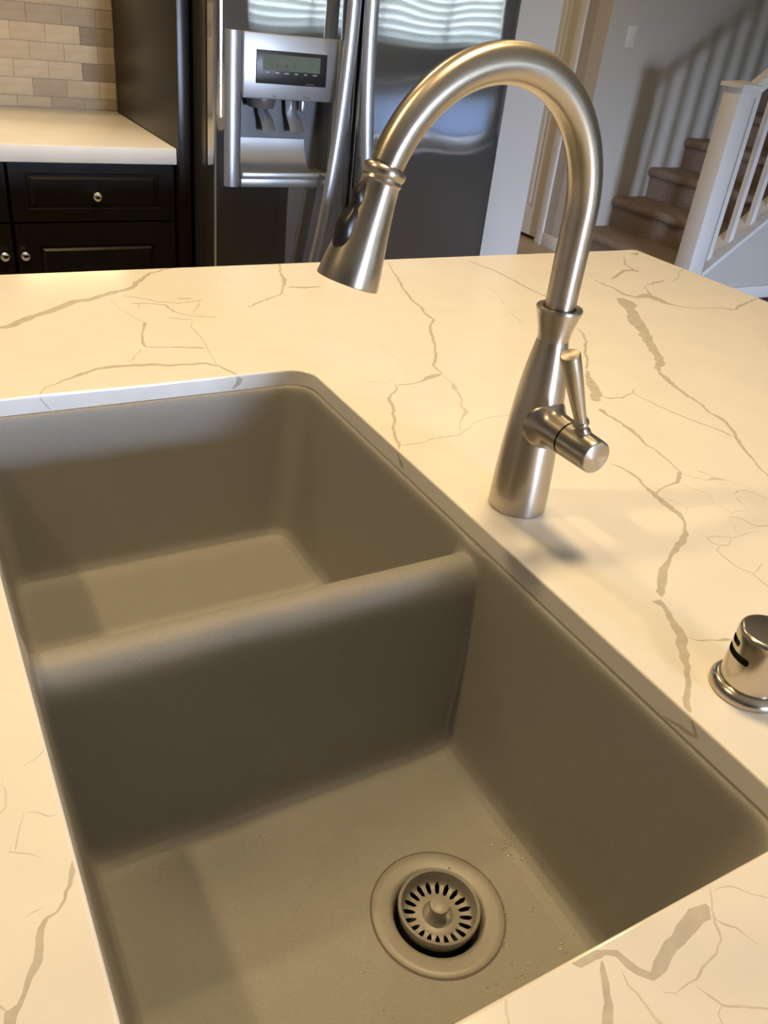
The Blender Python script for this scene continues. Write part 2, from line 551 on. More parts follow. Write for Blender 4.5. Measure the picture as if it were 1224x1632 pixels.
# ================================================================ kitchen run against the back wall
YC = 1.55
bc = link('worktop', box_me('worktop', -2.6, 0.303, YC, YB - 0.0035, -0.043, 0.0, 0.0025), QUARTZ, None, smooth=True)
tag(bc, 'white quartz worktop on the dark cabinets below the stone tile backsplash', 'worktop')
# a few veins set into the back worktop are cut as thin inlays of the same slab
yf = YC + 0.016
for ci, (cx0, cx1, lab) in enumerate(((-0.145, 0.302, 'dark espresso base cabinet beside the refrigerator panel, with one wide drawer'),
                                      (-0.60, -0.147, 'dark espresso base cabinet at the far left edge, mostly out of frame'))):
    cb = thing('base_cabinet', ((cx0 + cx1) / 2, yf + 0.3, FLOOR), lab, 'cabinet', 'dark base cabinets along the tiled wall')
    box('carcass', cx0, cx1, yf + 0.022, YB - 0.014, FLOOR + 0.10, -0.0445, ESPRESSO, cb)
    box('toe_kick', cx0, cx1, yf + 0.08, yf + 0.10, FLOOR + 0.001, FLOOR + 0.10, ESPRESSO, cb)
    dr = panel_front('drawer', cx0 + 0.004, cx1 - 0.004, -0.197, -0.050, [(cx0 + 0.045, cx1 - 0.047, -0.165, -0.072)],
                     lambda a, d, z: (a, yf + d, z), 1, ESPRESSO, cb, t=0.021, groove=0.006, bevel=0.006)
    kx = (cx0 + cx1) / 2
    PROFK = [(0, 0.0), (0, 0.0065), (0.002, 0.0065), (0.004, 0.0045), (0.010, 0.0048), (0.013, 0.0085), (0.017, 0.0125), (0.0215, 0.0142), (0.026, 0.0130), (0.0295, 0.0088), (0.031, 0.0)]
    lathe('knob', PROFK, (kx, yf - 0.0005, -0.128), (0, -1, 0), CHROME, dr, n=32, label='round chrome knob')
    dd = panel_front('cabinet_door', cx0 + 0.004, cx1 - 0.004, FLOOR + 0.105, -0.203, [(cx0 + 0.062, cx1 - 0.062, FLOOR + 0.165, -0.262)],
                     lambda a, d, z: (a, yf + d, z), 1, ESPRESSO, cb, t=0.021, groove=0.006, bevel=0.006)
    kx = cx0 + 0.021 if ci == 0 else cx1 - 0.029
    lathe('knob', PROFK, (kx, yf - 0.0005, -0.283), (0, -1, 0), CHROME, dd, n=32, label='round chrome knob')
pnl = box('tall_fridge_surround', 0.3045, 0.338, 1.535, YB - 0.0035, FLOOR + 0.001, 1.25, ESPRESSO, None, bev=0.0015)
tag(pnl, 'tall glossy espresso side panel between the worktop and the refrigerator', 'panel')

for cx0, cx1, cy0, cz0, lab in ((-0.60, -0.147, 1.89, 0.46, 'dark espresso wall cabinet above the left end of the tiles'), (-0.145, 0.302, 1.89, 0.46, 'dark espresso wall cabinet above the tiles beside the refrigerator'),
                          (0.340, 1.288, 1.60, 0.90, 'dark espresso cabinet above the refrigerator')):
    ub = thing('wall_cabinet', ((cx0 + cx1) / 2, YB - 0.02, cz0), lab, 'cabinet', 'dark wall cabinets')
    box('carcass', cx0, cx1, cy0 + 0.022, YB - 0.014, cz0, 1.25, ESPRESSO, ub)
    panel_front('cabinet_door', cx0 + 0.002, cx1 - 0.002, cz0, 1.25, [(cx0 + 0.06, cx1 - 0.06, cz0 + 0.06, 1.19)], lambda a, d, z: (a, cy0 + d, z), 1, ESPRESSO, ub, t=0.021, groove=0.006, bevel=0.006)

    if cz0 < 0.5:
        stp = box('fill_bar', cx0 + 0.05, cx1 - 0.05, 1.955, 1.985, cz0 - 0.012, cz0 - 0.0005, WHITE, ub, bev=0.002, label='added slim white light bar that warms the tiles')
        ld = bpy.data.lights.new('fill_lamp', 'AREA')  # unseen lamp added to warm the tiles and back worktop
        ld.shape = 'RECTANGLE'; ld.size, ld.size_y = cx1 - cx0 - 0.12, 0.02; ld.energy = 0.95; ld.color = WARM
        lo = bpy.data.objects.new('fill_lamp', ld); lo.parent = ub
        lo.location = Vector(((cx0 + cx1) / 2, 1.97, cz0 - 0.014)) - ub.location
        COL.objects.link(lo)

# ================================================================ refrigerator
FX0, FX1, FXM = 0.349, 1.274, 0.760
FY = 1.36
ZF0, ZF1 = FLOOR + 0.10, 0.85
fr = thing('refrigerator', ((FX0 + FX1) / 2, 1.75, FLOOR), 'stainless steel side-by-side refrigerator with an ice and water dispenser', 'refrigerator')
box('case', FX0 + 0.004, FX1 - 0.004, FY + 0.085, YB - 0.03, FLOOR + 0.02, 0.84, FRIDGE_SIDE, fr, bev=0.004)
box('kick_grille', FX0 + 0.01, FX1 - 0.01, FY + 0.10, FY + 0.12, FLOOR + 0.001, FLOOR + 0.095, BLACK, fr)
HOLE = (0.4185, 0.6825, -0.037, 0.161)


def fridge_door(name, x0, x1, hole=None):
    T, R_, SAG = 0.075, 0.011, 0.006
    cols = []
    n = 28
    xs_ = [x0 + R_ + (x1 - x0 - 2 * R_) * i / n for i in range(n + 1)]
    if hole:
        for h in hole[:2]:
            i = min(range(len(xs_)), key=lambda q: abs(xs_[q] - h)); xs_[i] = h
    for k in range(5, 0, -1):
        a = math.radians(90 * k / 5)
        cols.append((x0 + R_ - R_ * math.sin(a), FY + SAG + R_ - R_ * math.cos(a)))
    for x in xs_:
        u = (x - (x0 + x1) / 2) / ((x1 - x0) / 2)
        cols.append((x, FY + SAG * u * u))
    for k in range(1, 6):
        a = math.radians(90 * k / 5)
        cols.append((x1 - R_ + R_ * math.sin(a), FY + SAG + R_ - R_ * math.cos(a)))
    cols = [(x0, FY + T)] + cols + [(x1, FY + T)]
    rows = [ZF0, ZF0 + 0.005] + ([hole[2], hole[3]] if hole else []) + [ZF1 - 0.005, ZF1]
    verts, faces = [], []
    nc = len(cols)
    for z in rows:
        for c in cols:
            verts.append((c[0], c[1], z))
    for j in range(len(rows) - 1):
        for i in range(nc - 1):
            if hole and abs(rows[j] - hole[2]) < 1e-6 and cols[i][0] >= hole[0] - 1e-6 and cols[i + 1][0] <= hole[1] + 1e-6:
                continue
            faces.append((j * nc + i, j * nc + i + 1, (j + 1) * nc + i + 1, (j + 1) * nc + i))
        faces.append((j * nc + nc - 1, j * nc, (j + 1) * nc, (j + 1) * nc + nc - 1))
    faces.append(tuple(range(nc - 1, -1, -1)))
    faces.append(tuple(range((len(rows) - 1) * nc, len(rows) * nc)))
    o = link(name, mesh(name, verts, faces), STEEL, fr, smooth=True)
    return o


fdoor = fridge_door('freezer_door', FX0, FXM - 0.003, HOLE)
rdoor = fridge_door('fridge_door', FXM + 0.003, FX1)
box('door_gap_gasket', FXM - 0.012, FXM + 0.012, FY + 0.05, FY + 0.084, ZF0, ZF1, BLACK, fr)
for s, xc, d in ((-1, 0.700, fdoor), (1, 0.750, rdoor)):
    pts, rx, ry = [], [], []
    for i in range(41):
        z = -0.42 + 1.10 * i / 40
        e = min(1, min(i, 40 - i) / 5.0)
        pts.append((xc + s * 0.14 * (z - 0.45) ** 2, FY - 0.055 + 0.045 * (1 - e) ** 2, z))
        rx.append(0.0195 - 0.004 * (1 - e)); ry.append(0.013)
    h = link('handle', sweep_me('handle', pts, rx, 24, ry, up=(1, 0, 0)), STEEL_SATIN, d, smooth=True, label='long bowed steel handle')
    for z in (-0.40, 0.66):
        xx = xc + s * 0.14 * (z - 0.45) ** 2
        link('mount', sweep_me('mount', [(xx, FY - 0.03, z), (xx + s * 0.004, FY + 0.004, z)], [0.013, 0.015], 20), STEEL_SATIN, h, smooth=True)

# dispenser set into the freezer door
YD = FY - 0.012


def half_column(name, x0, x1, z0, z1, bulge, y):
    """convex vertical strip of the dispenser bezel"""
    v, f = [], []
    n = 10
    for z in (z0, z1):
        for i in range(n + 1):
            u = -1 + 2 * i / n
            v.append((x0 + (x1 - x0) * i / n, y - bulge * math.sqrt(max(0, 1 - u * u)), z))
    for i in range(n):
        f.append((i, i + 1, n + 2 + i, n + 1 + i))
    f.append(tuple(range(n, -1, -1)))
    f.append(tuple(range(n + 1, 2 * n + 2)))
    return link(name, mesh(name, v, f), STEEL_SATIN, fr, smooth=True)


half_column('dispenser_pillar', 0.374, 0.4195, -0.060, 0.311, 0.016, FY + 0.006)
half_column('dispenser_pillar', 0.6815, 0.715, -0.060, 0.311, 0.016, FY + 0.006)
box('lower_rail', 0.419, 0.682, YD + 0.002, FY + 0.004, -0.060, -0.0375, STEEL_SATIN, fr, bev=0.002)
cp = box('control_panel', 0.4195, 0.6815, YD, FY + 0.02, 0.1605, 0.311, STEEL_SATIN, fr, bev=0.003)
ds = box('display', 0.453, 0.652, YD - 0.003, YD + 0.001, 0.197, 0.274, BLACK, cp, bev=0.0012, label='black display panel')
box('screen', 0.470, 0.632, YD - 0.0034, YD - 0.0029, 0.2285, 0.265, LCD, cp, label='grey green liquid crystal screen')
for i, xx in enumerate((0.511, 0.536, 0.561)):
    box('screen_icon', xx - 0.0022, xx + 0.0022, YD - 0.0037, YD - 0.0033, 0.2375, 0.243 if i != 1 else 0.2445, LCDTXT, cp)
for i in range(6):
    xx = 0.484 + 0.0268 * i
    wd = (0.003, 0.0048, 0.006, 0.0048, 0.004, 0.006)[i]
    box('button_print', xx - wd, xx + wd, YD - 0.0036, YD - 0.0029, 0.2225, 0.2245, PRINT, cp)
box('maker_print', 0.592, 0.618, YD - 0.0036, YD - 0.0029, 0.2005, 0.2025, PRINTD, cp)


def text_part(name, s, x, z, size, y, m, parent):
    cu = bpy.data.curves.new(name, 'FONT')
    cu.body = s; cu.size = size; cu.align_x = 'CENTER'; cu.align_y = 'CENTER'; cu.extrude = 0.0002
    t = bpy.data.objects.new(name, cu)
    COL.objects.link(t)
    bpy.context.view_layer.update()
    me = bpy.data.meshes.new_from_object(t.evaluated_get(bpy.context.evaluated_depsgraph_get()))
    bpy.data.objects.remove(t, do_unlink=True)
    me.transform(Matrix.Translation((x, y, z)) @ Matrix.Rotation(math.radians(90), 4, 'X'))
    return link(name, me, m, parent)


text_part('ice_print', 'Ice', 0.506, 0.169, 0.0075, YD - 0.0003, PRINTD, cp)
text_part('water_print', 'Water', 0.599, 0.169, 0.0075, YD - 0.0003, PRINTD, cp)
# recess: back, sides, roof, floor
rx0, rx1, rz0, rz1 = HOLE
rv = [(rx0, FY, rz0), (rx1, FY, rz0), (rx1, FY, rz1 + 0.01), (rx0, FY, rz1 + 0.01),
      (rx0 + 0.006, FY + 0.07, rz0), (rx1 - 0.006, FY + 0.07, rz0), (rx1 - 0.006, FY + 0.07, rz1 + 0.01), (rx0 + 0.006, FY + 0.07, rz1 + 0.01)]
link('recess', mesh('recess', rv, [(4, 5, 6, 7), (0, 4, 7, 3), (5, 1, 2, 6), (3, 7, 6, 2), (0, 1, 5, 4)]), DISPM, fr)
# curved chute floor rising to the back
cv, cf = [], []
for x in (rx0 + 0.004, 0.632):
    for i in range(13):
        u = i / 12
        a = u * math.pi / 2
        cv.append((x, FY + 0.006 + 0.058 * math.sin(a * 0.9), -0.020 + 0.075 * (1 - math.cos(a))))
for i in range(12):
    cf.append((i, i + 1, 14 + i, 13 + i))
b = len(cv); cv += [(0.632, FY + 0.066, -0.020), (rx0 + 0.004, FY + 0.066, -0.020)]
cf.append(tuple(range(13, 26)) + (b,))
link('splash_plate', mesh('splash_plate', cv, cf), STEEL_SATIN, fr, smooth=True)
box('drip_tray', 0.420, 0.681, FY - 0.016, FY + 0.066, -0.0368, -0.021, STEEL_SATIN, fr, bev=0.003)
# ice chute half round and two paddles
lathe('ice_chute', [(0, 0.0), (0, 0.034), (0.020, 0.040), (0.024, 0.040), (0.024, 0.0)], (0.487, FY + 0.034, 0.136), (0, 0, 1), DISPM, fr, n=40)
for xx, wd in ((0.507, 0.018), (0.590, 0.020)):
    pd = link('paddle', sweep_me('paddle', [(xx - 0.012, FY + 0.045, 0.158), (xx - 0.010, FY + 0.044, 0.125), (xx, FY + 0.036, 0.102), (xx + 0.004, FY + 0.026, 0.078)],
                                 [wd * 0.8, wd * 0.8, wd, wd * 1.05], 4, [0.006] * 4, up=(1, 0, 0)), DISPM, fr, smooth=True)
box('water_nozzle', 0.604, 0.616, FY + 0.030, FY + 0.044, 0.128, 0.158, STEEL_SATIN, fr, bev=0.003)

# ================================================================ stairs
st = thing('staircase', (4.6, 2.92, FLOOR), 'brown carpeted staircase rising to the right behind the white railing', 'staircase')
RUN, RISE = 0.27, 0.1915
X1 = 3.585
step_proto = None
for i in range(11):
    zt = -0.733 + RISE * i
    xn = X1 + RUN * i
    y0, y1 = 2.50, YS - 0.002
    sec = []
    zb = zt - RISE if i else FLOOR + 0.001
    sec.append((xn + 0.030, zb))
    sec.append((xn + 0.026, zt - 0.075))
    for k in range(9):
        a = math.radians(-90 - 180 * k / 8)
        sec.append((xn + 0.026 + 0.026 * math.cos(a), zt - 0.030 + 0.030 * math.sin(a)))
    sec.append((xn + RUN + 0.03, zt))
    sec.append((xn + RUN + 0.03, zb))
    n = len(sec)
    v = [(x, y0, z) for x, z in sec] + [(x, y1, z) for x, z in sec]
    f = [(k, (k + 1) % n, n + (k + 1) % n, n + k) for k in range(n)] + [tuple(range(n)), tuple(range(n, 2 * n))]
    link('carpeted_step', fix(mesh('carpeted_step', v, f)), CARPET, st, smooth=True)
SL = RISE / RUN
# curb wall below the railing
cw = lambda x: -0.720 + SL * (x - 3.605)      # top edge of the curb at the front face
wv = []
for y in (2.36, 2.49):
    wv += [(3.605, y, FLOOR), (6.6, y, FLOOR), (6.6, y, cw(6.6) - 0.03), (3.605, y, cw(3.605) - 0.03)]
wc = struct(link('wall_stair_curb', fix(mesh('wall_stair_curb', wv, [(0, 1, 2, 3), (4, 5, 6, 7), (0, 1, 5, 4), (1, 2, 6, 5), (2, 3, 7, 6), (3, 0, 4, 7)])), PAINT))
rl = thing('stair_railing', (3.547, 2.41, FLOOR), 'white painted stair railing with a square newel post and square balusters', 'railing')


def slanted(name, x0, x1, y0, y1, zlo, zhi, parent, m=WHITE):
    v = []
    for y in (y0, y1):
        v += [(x0, y, cw(x0) + zlo), (x1, y, cw(x1) + zlo), (x1, y, cw(x1) + zhi), (x0, y, cw(x0) + zhi)]
    return link(name, fix(mesh(name, v, [(0, 1, 2, 3), (4, 5, 6, 7), (0, 1, 5, 4), (1, 2, 6, 5), (2, 3, 7, 6), (3, 0, 4, 7)])), m, parent)


slanted('curb_cap', 3.606, 6.6, 2.345, 2.495, -0.03, 0.0, rl)
slanted('handrail', 3.604, 6.6, 2.385, 2.445, 0.885, 0.945, rl)
slanted('rail_fillet', 3.604, 6.6, 2.400, 2.432, 0.860, 0.885, rl)
nw = box('newel_post', 3.489, 3.603, 2.35, 2.464, FLOOR + 0.001, 0.222, WHITE, rl, bev=0.003)
box('newel_moulding', 3.480, 3.612, 2.341, 2.473, 0.208, 0.226, WHITE, nw, bev=0.004)
pv = [(3.470, 2.331, 0.226), (3.622, 2.331, 0.226), (3.622, 2.483, 0.226), (3.470, 2.483, 0.226)]
pv += [(x, y, 0.246) for x, y, _ in pv] + [(3.546, 2.407, 0.262)]
link('newel_cap', fix(mesh('newel_cap', pv, [(0, 1, 2, 3), (0, 1, 5, 4), (1, 2, 6, 5), (2, 3, 7, 6), (3, 0, 4, 7), (4, 5, 8), (5, 6, 8), (6, 7, 8), (7, 4, 8)])), WHITE, nw)
for i in range(20):
    x = 3.690 + 0.139 * i
    hw = 0.0165
    v = []
    for y in (2.399, 2.432):
        v += [(x - hw, y, cw(x - hw)), (x + hw, y, cw(x + hw)), (x + hw, y, cw(x + hw) + 0.859), (x - hw, y, cw(x - hw) + 0.859)]
    link('baluster', fix(mesh('baluster', v, [(0, 1, 2, 3), (4, 5, 6, 7), (0, 1, 5, 4), (1, 2, 6, 5), (2, 3, 7, 6), (3, 0, 4, 7)])), WHITE, rl)
sw = thing('light_switch', (3.69, YS, 0.33), 'white light switch plate on the grey wall beside the stairs', 'light switch')
box('plate', 3.654, 3.726, YS - 0.0065, YS - 0.0005, 0.329, 0.444, WHITE, sw, bev=0.003)
box('rocker', 3.674, 3.706, YS - 0.0105, YS - 0.006, 0.353, 0.420, WHITE, sw, bev=0.002)

# ================================================================ ceiling lights
for k, (x, y, p, lr) in enumerate(CANS):
    where = ('over the sink side of the island', 'in the aisle before the refrigerator', 'of larger size, added above the kitchen faucet for overhead fill', 'in the hallway by the white door', 'in the living area', 'added at the stairs end of the aisle to warm the newel post', 'added in front of the carpeted stairs to light them')[k]  # the faucet, aisle-end and stairs lamps are added fill
    c = thing('recessed_light', (x, y, CEIL), 'round recessed ceiling light ' + where, 'ceiling light', 'recessed ceiling lights')
    lathe('trim_ring', [(-0.0005, lr + 0.002), (-0.0005, lr + 0.028), (-0.004, lr + 0.030), (-0.009, lr + 0.024), (-0.012, lr + 0.006), (-0.0005, lr + 0.002)], (x, y, CEIL), (0, 0, 1), WHITE, c, n=40)
    lathe('lens', [(-0.003, 0.0), (-0.003, lr)], (x, y, CEIL), (0, 0, 1), LAMPM, c, n=40)
    ld = bpy.data.lights.new('lamp', 'AREA')
    ld.shape = 'DISK'; ld.size = lr * 1.85; ld.energy = p; ld.color = WARM
    ld.spread = math.radians(140)
    lo = bpy.data.objects.new('lamp', ld)
    lo.parent = c
    lo.location = (0, 0, -0.014)
    COL.objects.link(lo)


# traced vein lines: x, y, width in millimetres
VEINS = [
(-335, 221, 13.6, -316, 232, 14.1, -291, 256, 10.8, -258, 278, 11.2, -222, 309, 14.6, -199, 316, 11.4, -161, 340, 10.2, -133, 354, 8.0, -115, 384, 8.1, -85, 425, 4.8, -55, 442, 5.3, -30, 453, 4.2),
(-175, 312, 1.2, -171, 262, 1.3, -163, 233, 1.6, -153, 205, 1.6),
(-154, 323, 2.7, -128, 304, 2.7, -110, 286, 2.8, -85, 274, 2.8, -44, 282, 2.6),
(-152, 286, 2.8, -125, 282, 2.9, -105, 271, 3.3, -102, 242, 2.8, -84, 217, 2.6, -50, 207, 2.7),
(-81, 296, 4.4, -58, 292, 4.5),
(-49, 282, 1.4, -64, 249, 2.1, -80, 230, 1.1, -67, 214, 2.4),
(-118, 218, 2.6, -97, 206, 2.6, -86, 204, 2.6),
(-138, 284, 1.5, -147, 264, 1.4),
(-152, 205, 5.5, -160, 187, 3.4, -169, 158, 2.0, -175, 130, 4.2, -176, 115, 2.7),
(-176, 115, 3.3, -145, 108, 3.4, -102, 96, 4.5),
(-88, 198, 1.3, -97, 174, 1.9, -97, 142, 2.2, -98, 106, 1.9, -105, 79, 1.4, -106, 46, 1.5, -108, 36, 1.3),
(-184, 111, 1.4, -201, 80, 2.5, -210, 72, 1.3),
(-325, 2, 0.8, -316, 20, 1.7, -293, 35, 2.9, -273, 47, 5.9, -252, 59, 5.1, -229, 62, 7.7, -206, 60, 6.0, -184, 58, 6.1, -166, 50, 5.1, -139, 47, 5.1, -119, 45, 6.3, -107, 32, 3.4, -99, 12, 3.6, -96, 0, 4.8),
(152, 452, 2.8, 128, 395, 3.5, 122, 360, 7.6, 101, 320, 3.1, 86, 290, 2.8, 53, 269, 3.9, 29, 253, 3.5, 10, 238, 1.6),
(111, 322, 5.1, 138, 314, 8.3, 168, 315, 4.8),
(359, 432, 1.5, 337, 371, 2.6, 328, 339, 4.5, 303, 272, 4.3, 289, 227, 5.1, 286, 193, 4.4, 275, 157, 4.3, 274, 130, 4.8, 257, 113, 4.2, 240, 87, 5.0, 225, 52, 4.9, 207, 20, 2.6, 192, -7, 4.4, 172, -31, 4.4, 169, -47, 2.7, 167, -62, 2.8),
(167, -62, 3.5, 154, -65, 8.8, 138, -70, 7.6, 125, -78, 2.6, 103, -82, 2.5, 87, -79, 2.7),
(85, -77, 2.2, 83, -89, 2.3, 72, -100, 2.9, 65, -102, 2.5, 54, -119, 5.4, 52, -135, 3.5, 40, -151, 3.8, 33, -171, 3.2, 23, -187, 3.6, 15, -199, 3.7, 12, -212, 3.6, 8, -225, 3.6, 1, -234, 1.3),
(165, -65, 1.5, 164, -88, 1.7, 158, -105, 7.6, 153, -126, 4.1, 144, -144, 2.0, 135, -155, 2.5, 131, -174, 6.1, 115, -189, 2.3, 105, -198, 1.1, 93, -219, 1.1),
(8, -227, 2.0, 26, -228, 2.8, 49, -224, 2.7, 65, -223, 3.0, 87, -225, 3.1, 100, -217, 1.3, 130, -200, 1.6, 154, -194, 1.6, 176, -197, 1.7, 202, -194, 1.6),
(533, 426, 2.6, 538, 395, 3.9, 548, 356, 6.0, 549, 306, 5.0, 545, 252, 5.0, 548, 203, 4.0, 546, 157, 3.7),
(468, 264, 1.2, 462, 221, 1.2, 440, 170, 2.0),
(426, 138, 1.9, 420, 112, 1.8, 409, 77, 1.7),
(140, 62, 0.7, 134, 15, 0.7, 128, -32, 0.6, 118, -49, 0.5),
(54, -59, 3.7, 61, -62, 1.5, 80, -70, 1.0, 107, -47, 0.6),
(491, 44, 3.2, 484, 19, 3.7, 463, -11, 4.2, 433, -42, 4.8, 412, -73, 3.4, 386, -101, 3.1),
(384, -105, 4.1, 366, -129, 8.5, 355, -150, 15.6, 338, -176, 18.4, 320, -194, 10.3),
(309, -215, 7.9, 306, -231, 4.9),
(723, 266, 3.4, 725, 238, 7.7, 726, 211, 5.7, 719, 177, 9.0, 732, 160, 9.9, 763, 162, 21.4, 767, 140, 20.2, 767, 120, 12.4, 779, 103, 4.0, 800, 84, 3.6, 837, 81, 3.1, 863, 76, 5.0, 883, 61, 10.8),
(883, 61, 3.4, 915, 77, 7.2, 954, 90, 4.6, 996, 106, 4.4),
(964, 414, 16.3, 993, 427, 8.2),
(921, 397, 1.8, 884, 350, 4.5, 872, 317, 4.6, 869, 297, 6.5),
(878, 309, 12.7, 844, 311, 9.3, 785, 276, 6.4, 763, 263, 2.1),
(807, 216, 1.9, 788, 189, 2.9, 774, 168, 7.1),
(814, 219, 2.9, 853, 231, 6.5, 882, 236, 5.6),
(903, 233, 3.5, 930, 248, 2.0, 978, 289, 1.7, 997, 296, 4.4),
(689, 163, 18.2, 687, 143, 34.7, 663, 105, 22.0, 640, 69, 18.7, 616, 34, 23.0, 597, 1, 19.6, 576, -30, 16.4, 555, -60, 15.6, 539, -89, 14.0, 523, -109, 13.0, 501, -125, 10.1, 492, -139, 3.8),
(492, -139, 6.3, 481, -165, 9.2, 471, -194, 6.1, 467, -220, 6.5, 463, -245, 3.9, 453, -270, 4.1, 455, -286, 5.9, 443, -315, 4.9, 427, -335, 4.6, 416, -351, 4.7, 400, -382, 3.4, 388, -403, 2.7, 381, -420, 2.1, 371, -445, 2.1),
(393, -187, 2.5, 395, -207, 1.8, 398, -233, 2.4, 402, -254, 2.5, 408, -275, 2.6, 418, -299, 3.2, 423, -317, 3.0, 425, -331, 3.0),
(339, -185, 3.5, 346, -192, 3.8, 368, -195, 2.9, 384, -189, 2.0, 392, -188, 2.4, 406, -177, 1.6),
(308, -215, 9.1, 306, -237, 4.8, 307, -257, 3.9, 305, -279, 7.0, 301, -297, 4.4, 295, -314, 3.2, 295, -329, 2.6, 292, -348, 2.3, 288, -364, 1.7, 283, -377, 2.5),
(285, -377, 2.9, 272, -387, 5.4, 261, -395, 4.8, 244, -398, 2.3, 228, -401, 2.0, 216, -408, 1.3),
(216, -337, 1.5, 221, -346, 2.8, 224, -362, 4.0, 222, -379, 4.1, 217, -393, 4.5, 215, -407, 6.6, 212, -419, 9.0, 211, -433, 8.8, 211, -447, 6.8, 205, -459, 3.6, 197, -467, 2.8),
(282, -381, 2.1, 289, -393, 1.5, 300, -403, 1.4, 311, -402, 7.3, 324, -413, 1.0, 336, -435, 1.0),
(305, -381, 2.6, 309, -389, 2.1, 315, -401, 1.6),
(261, -397, 1.0, 268, -413, 1.4, 276, -428, 1.2, 267, -442, 0.5),
(218, -415, 0.9, 228, -429, 0.9, 230, -440, 0.5, 216, -451, 0.5),
(230, -440, 0.5, 252, -441, 0.5, 267, -444, 0.7, 269, -455, 0.8, 268, -467, 0.7),
(332, -436, 0.8, 317, -432, 1.9, 303, -438, 1.1, 299, -451, 1.0, 292, -467, 0.6, 274, -464, 1.0, 269, -466, 0.5),
(317, -432, 1.9, 332, -441, 2.0, 334, -459, 1.9, 340, -474, 2.0),
(256, -471, 1.1, 263, -471, 2.0, 270, -478, 1.8, 272, -493, 2.6, 286, -497, 2.7, 308, -501, 2.0),
(256, -471, 1.0, 254, -482, 0.7, 242, -493, 0.5),
(204, -489, 1.9, 216, -492, 1.4, 231, -499, 1.3, 253, -500, 0.9, 269, -501, 0.6),
(204, -489, 1.5, 201, -500, 1.4, 206, -506, 2.2, 216, -508, 1.2, 229, -499, 0.5),
(203, -462, 2.7, 187, -478, 5.6, 176, -486, 6.7, 161, -492, 5.8, 147, -499, 3.6, 133, -508, 4.2, 118, -516, 6.9, 106, -527, 7.9, 91, -540, 7.5, 87, -546, 2.2),
(74, -547, 1.1, 79, -549, 7.5, 80, -555, 4.9, 75, -565, 5.5, 71, -575, 6.3, 68, -584, 8.9, 63, -593, 9.5, 55, -599, 8.1, 48, -609, 7.3, 42, -616, 6.3, 35, -623, 4.0, 27, -632, 4.2, 19, -640, 4.4, 10, -647, 5.7, 3, -655, 5.0, -3, -661, 2.1, -5, -666, 1.0),
(68, -596, 2.8, 71, -601, 1.6, 84, -606, 1.2, 92, -609, 2.8, 100, -610, 5.0),
(205, -506, 1.0, 196, -510, 3.0, 194, -522, 2.5, 192, -535, 2.1, 197, -550, 1.7, 195, -567, 1.9, 193, -582, 1.5),
(197, -550, 1.3, 210, -548, 1.9, 222, -543, 1.4),
(-198, -763, 4.6, -195, -766, 5.8, -185, -765, 5.7, -177, -767, 4.3, -173, -771, 4.4, -172, -778, 5.3, -169, -783, 4.7, -164, -788, 4.6, -156, -786, 6.8, -148, -782, 6.9, -137, -779, 7.0, -130, -777, 8.8, -121, -775, 9.6, -111, -773, 9.1, -105, -772, 5.2),
(-184, -770, 3.2, -185, -774, 3.7, -188, -781, 4.2, -194, -789, 4.8, -201, -796, 5.3, -207, -804, 4.7),
(-177, -778, 0.8, -178, -786, 1.0, -178, -796, 1.1, -178, -804, 1.6, -178, -807, 3.0, -180, -815, 1.8),
(-93, -763, 0.8, -98, -769, 0.9, -105, -775, 1.2, -109, -782, 2.0, -114, -790, 1.1, -123, -794, 1.7, -140, -797, 1.4, -148, -799, 0.7, -159, -800, 0.6, -165, -797, 0.8, -163, -793, 0.6),
(-94, -766, 0.8, -83, -769, 1.1, -77, -775, 1.0, -72, -782, 1.0, -62, -791, 0.9),
(-107, -778, 1.2, -105, -784, 1.5, -101, -789, 1.5, -99, -795, 1.0, -96, -802, 0.6),
(-146, -802, 1.0, -143, -808, 1.2, -141, -815, 1.1, -132, -820, 1.6, -121, -827, 0.8, -110, -831, 0.6),
(-141, -815, 0.5, -147, -817, 0.7, -149, -821, 0.8, -155, -827, 0.7),
(-411, -600, 2.7, -413, -607, 3.0, -416, -615, 2.3, -420, -622, 1.6, -425, -627, 1.7, -430, -629, 2.7, -432, -634, 3.6, -435, -642, 4.7, -438, -649, 4.7, -442, -656, 3.0, -445, -663, 2.3, -448, -667, 2.7, -452, -670, 5.9, -454, -674, 5.4, -457, -682, 4.2),
(-462, -658, 1.3, -456, -664, 1.3, -454, -668, 0.9, -452, -670, 0.9),
(-438, -533, 0.6, -437, -543, 0.9, -438, -551, 0.8, -441, -554, 0.9, -448, -557, 0.9),
(-429, -559, 1.4, -432, -565, 0.7, -435, -574, 0.8, -438, -582, 1.0),
(-429, -559, 1.0, -423, -561, 0.6, -418, -567, 1.3, -413, -568, 0.5),
(-425, -525, 0.8, -418, -522, 0.9, -412, -518, 1.0, -411, -512, 0.6),
(-441, -581, 1.4, -436, -585, 0.8, -425, -593, 0.5),
(-440, -624, 0.6, -434, -623, 0.9, -430, -622, 0.7),
(-436, -528, 0.5, -438, -533, 0.6),
]
DROPS = [(-0.335, -0.478, 6, 0.006), (-0.242, -0.474, 4, 0.004), (-0.264, -0.473, 3, 0.004), (-0.174, -0.476, 2, 0.003), (-0.048, -0.575, 9, 0.005), (-0.051, -0.570, 6, 0.004), (-0.049, -0.585, 6, 0.004), (-0.216, -0.618, 3, 0.003), (-0.065, -0.634, 3, 0.004), (-0.058, -0.671, 5, 0.006), (-0.107, -0.673, 6, 0.006), (-0.135, -0.673, 4, 0.004), (-0.116, -0.565, 2, 0.005), (-0.123, -0.702, 3, 0.010), (-0.213, -0.648, 3, 0.015)]
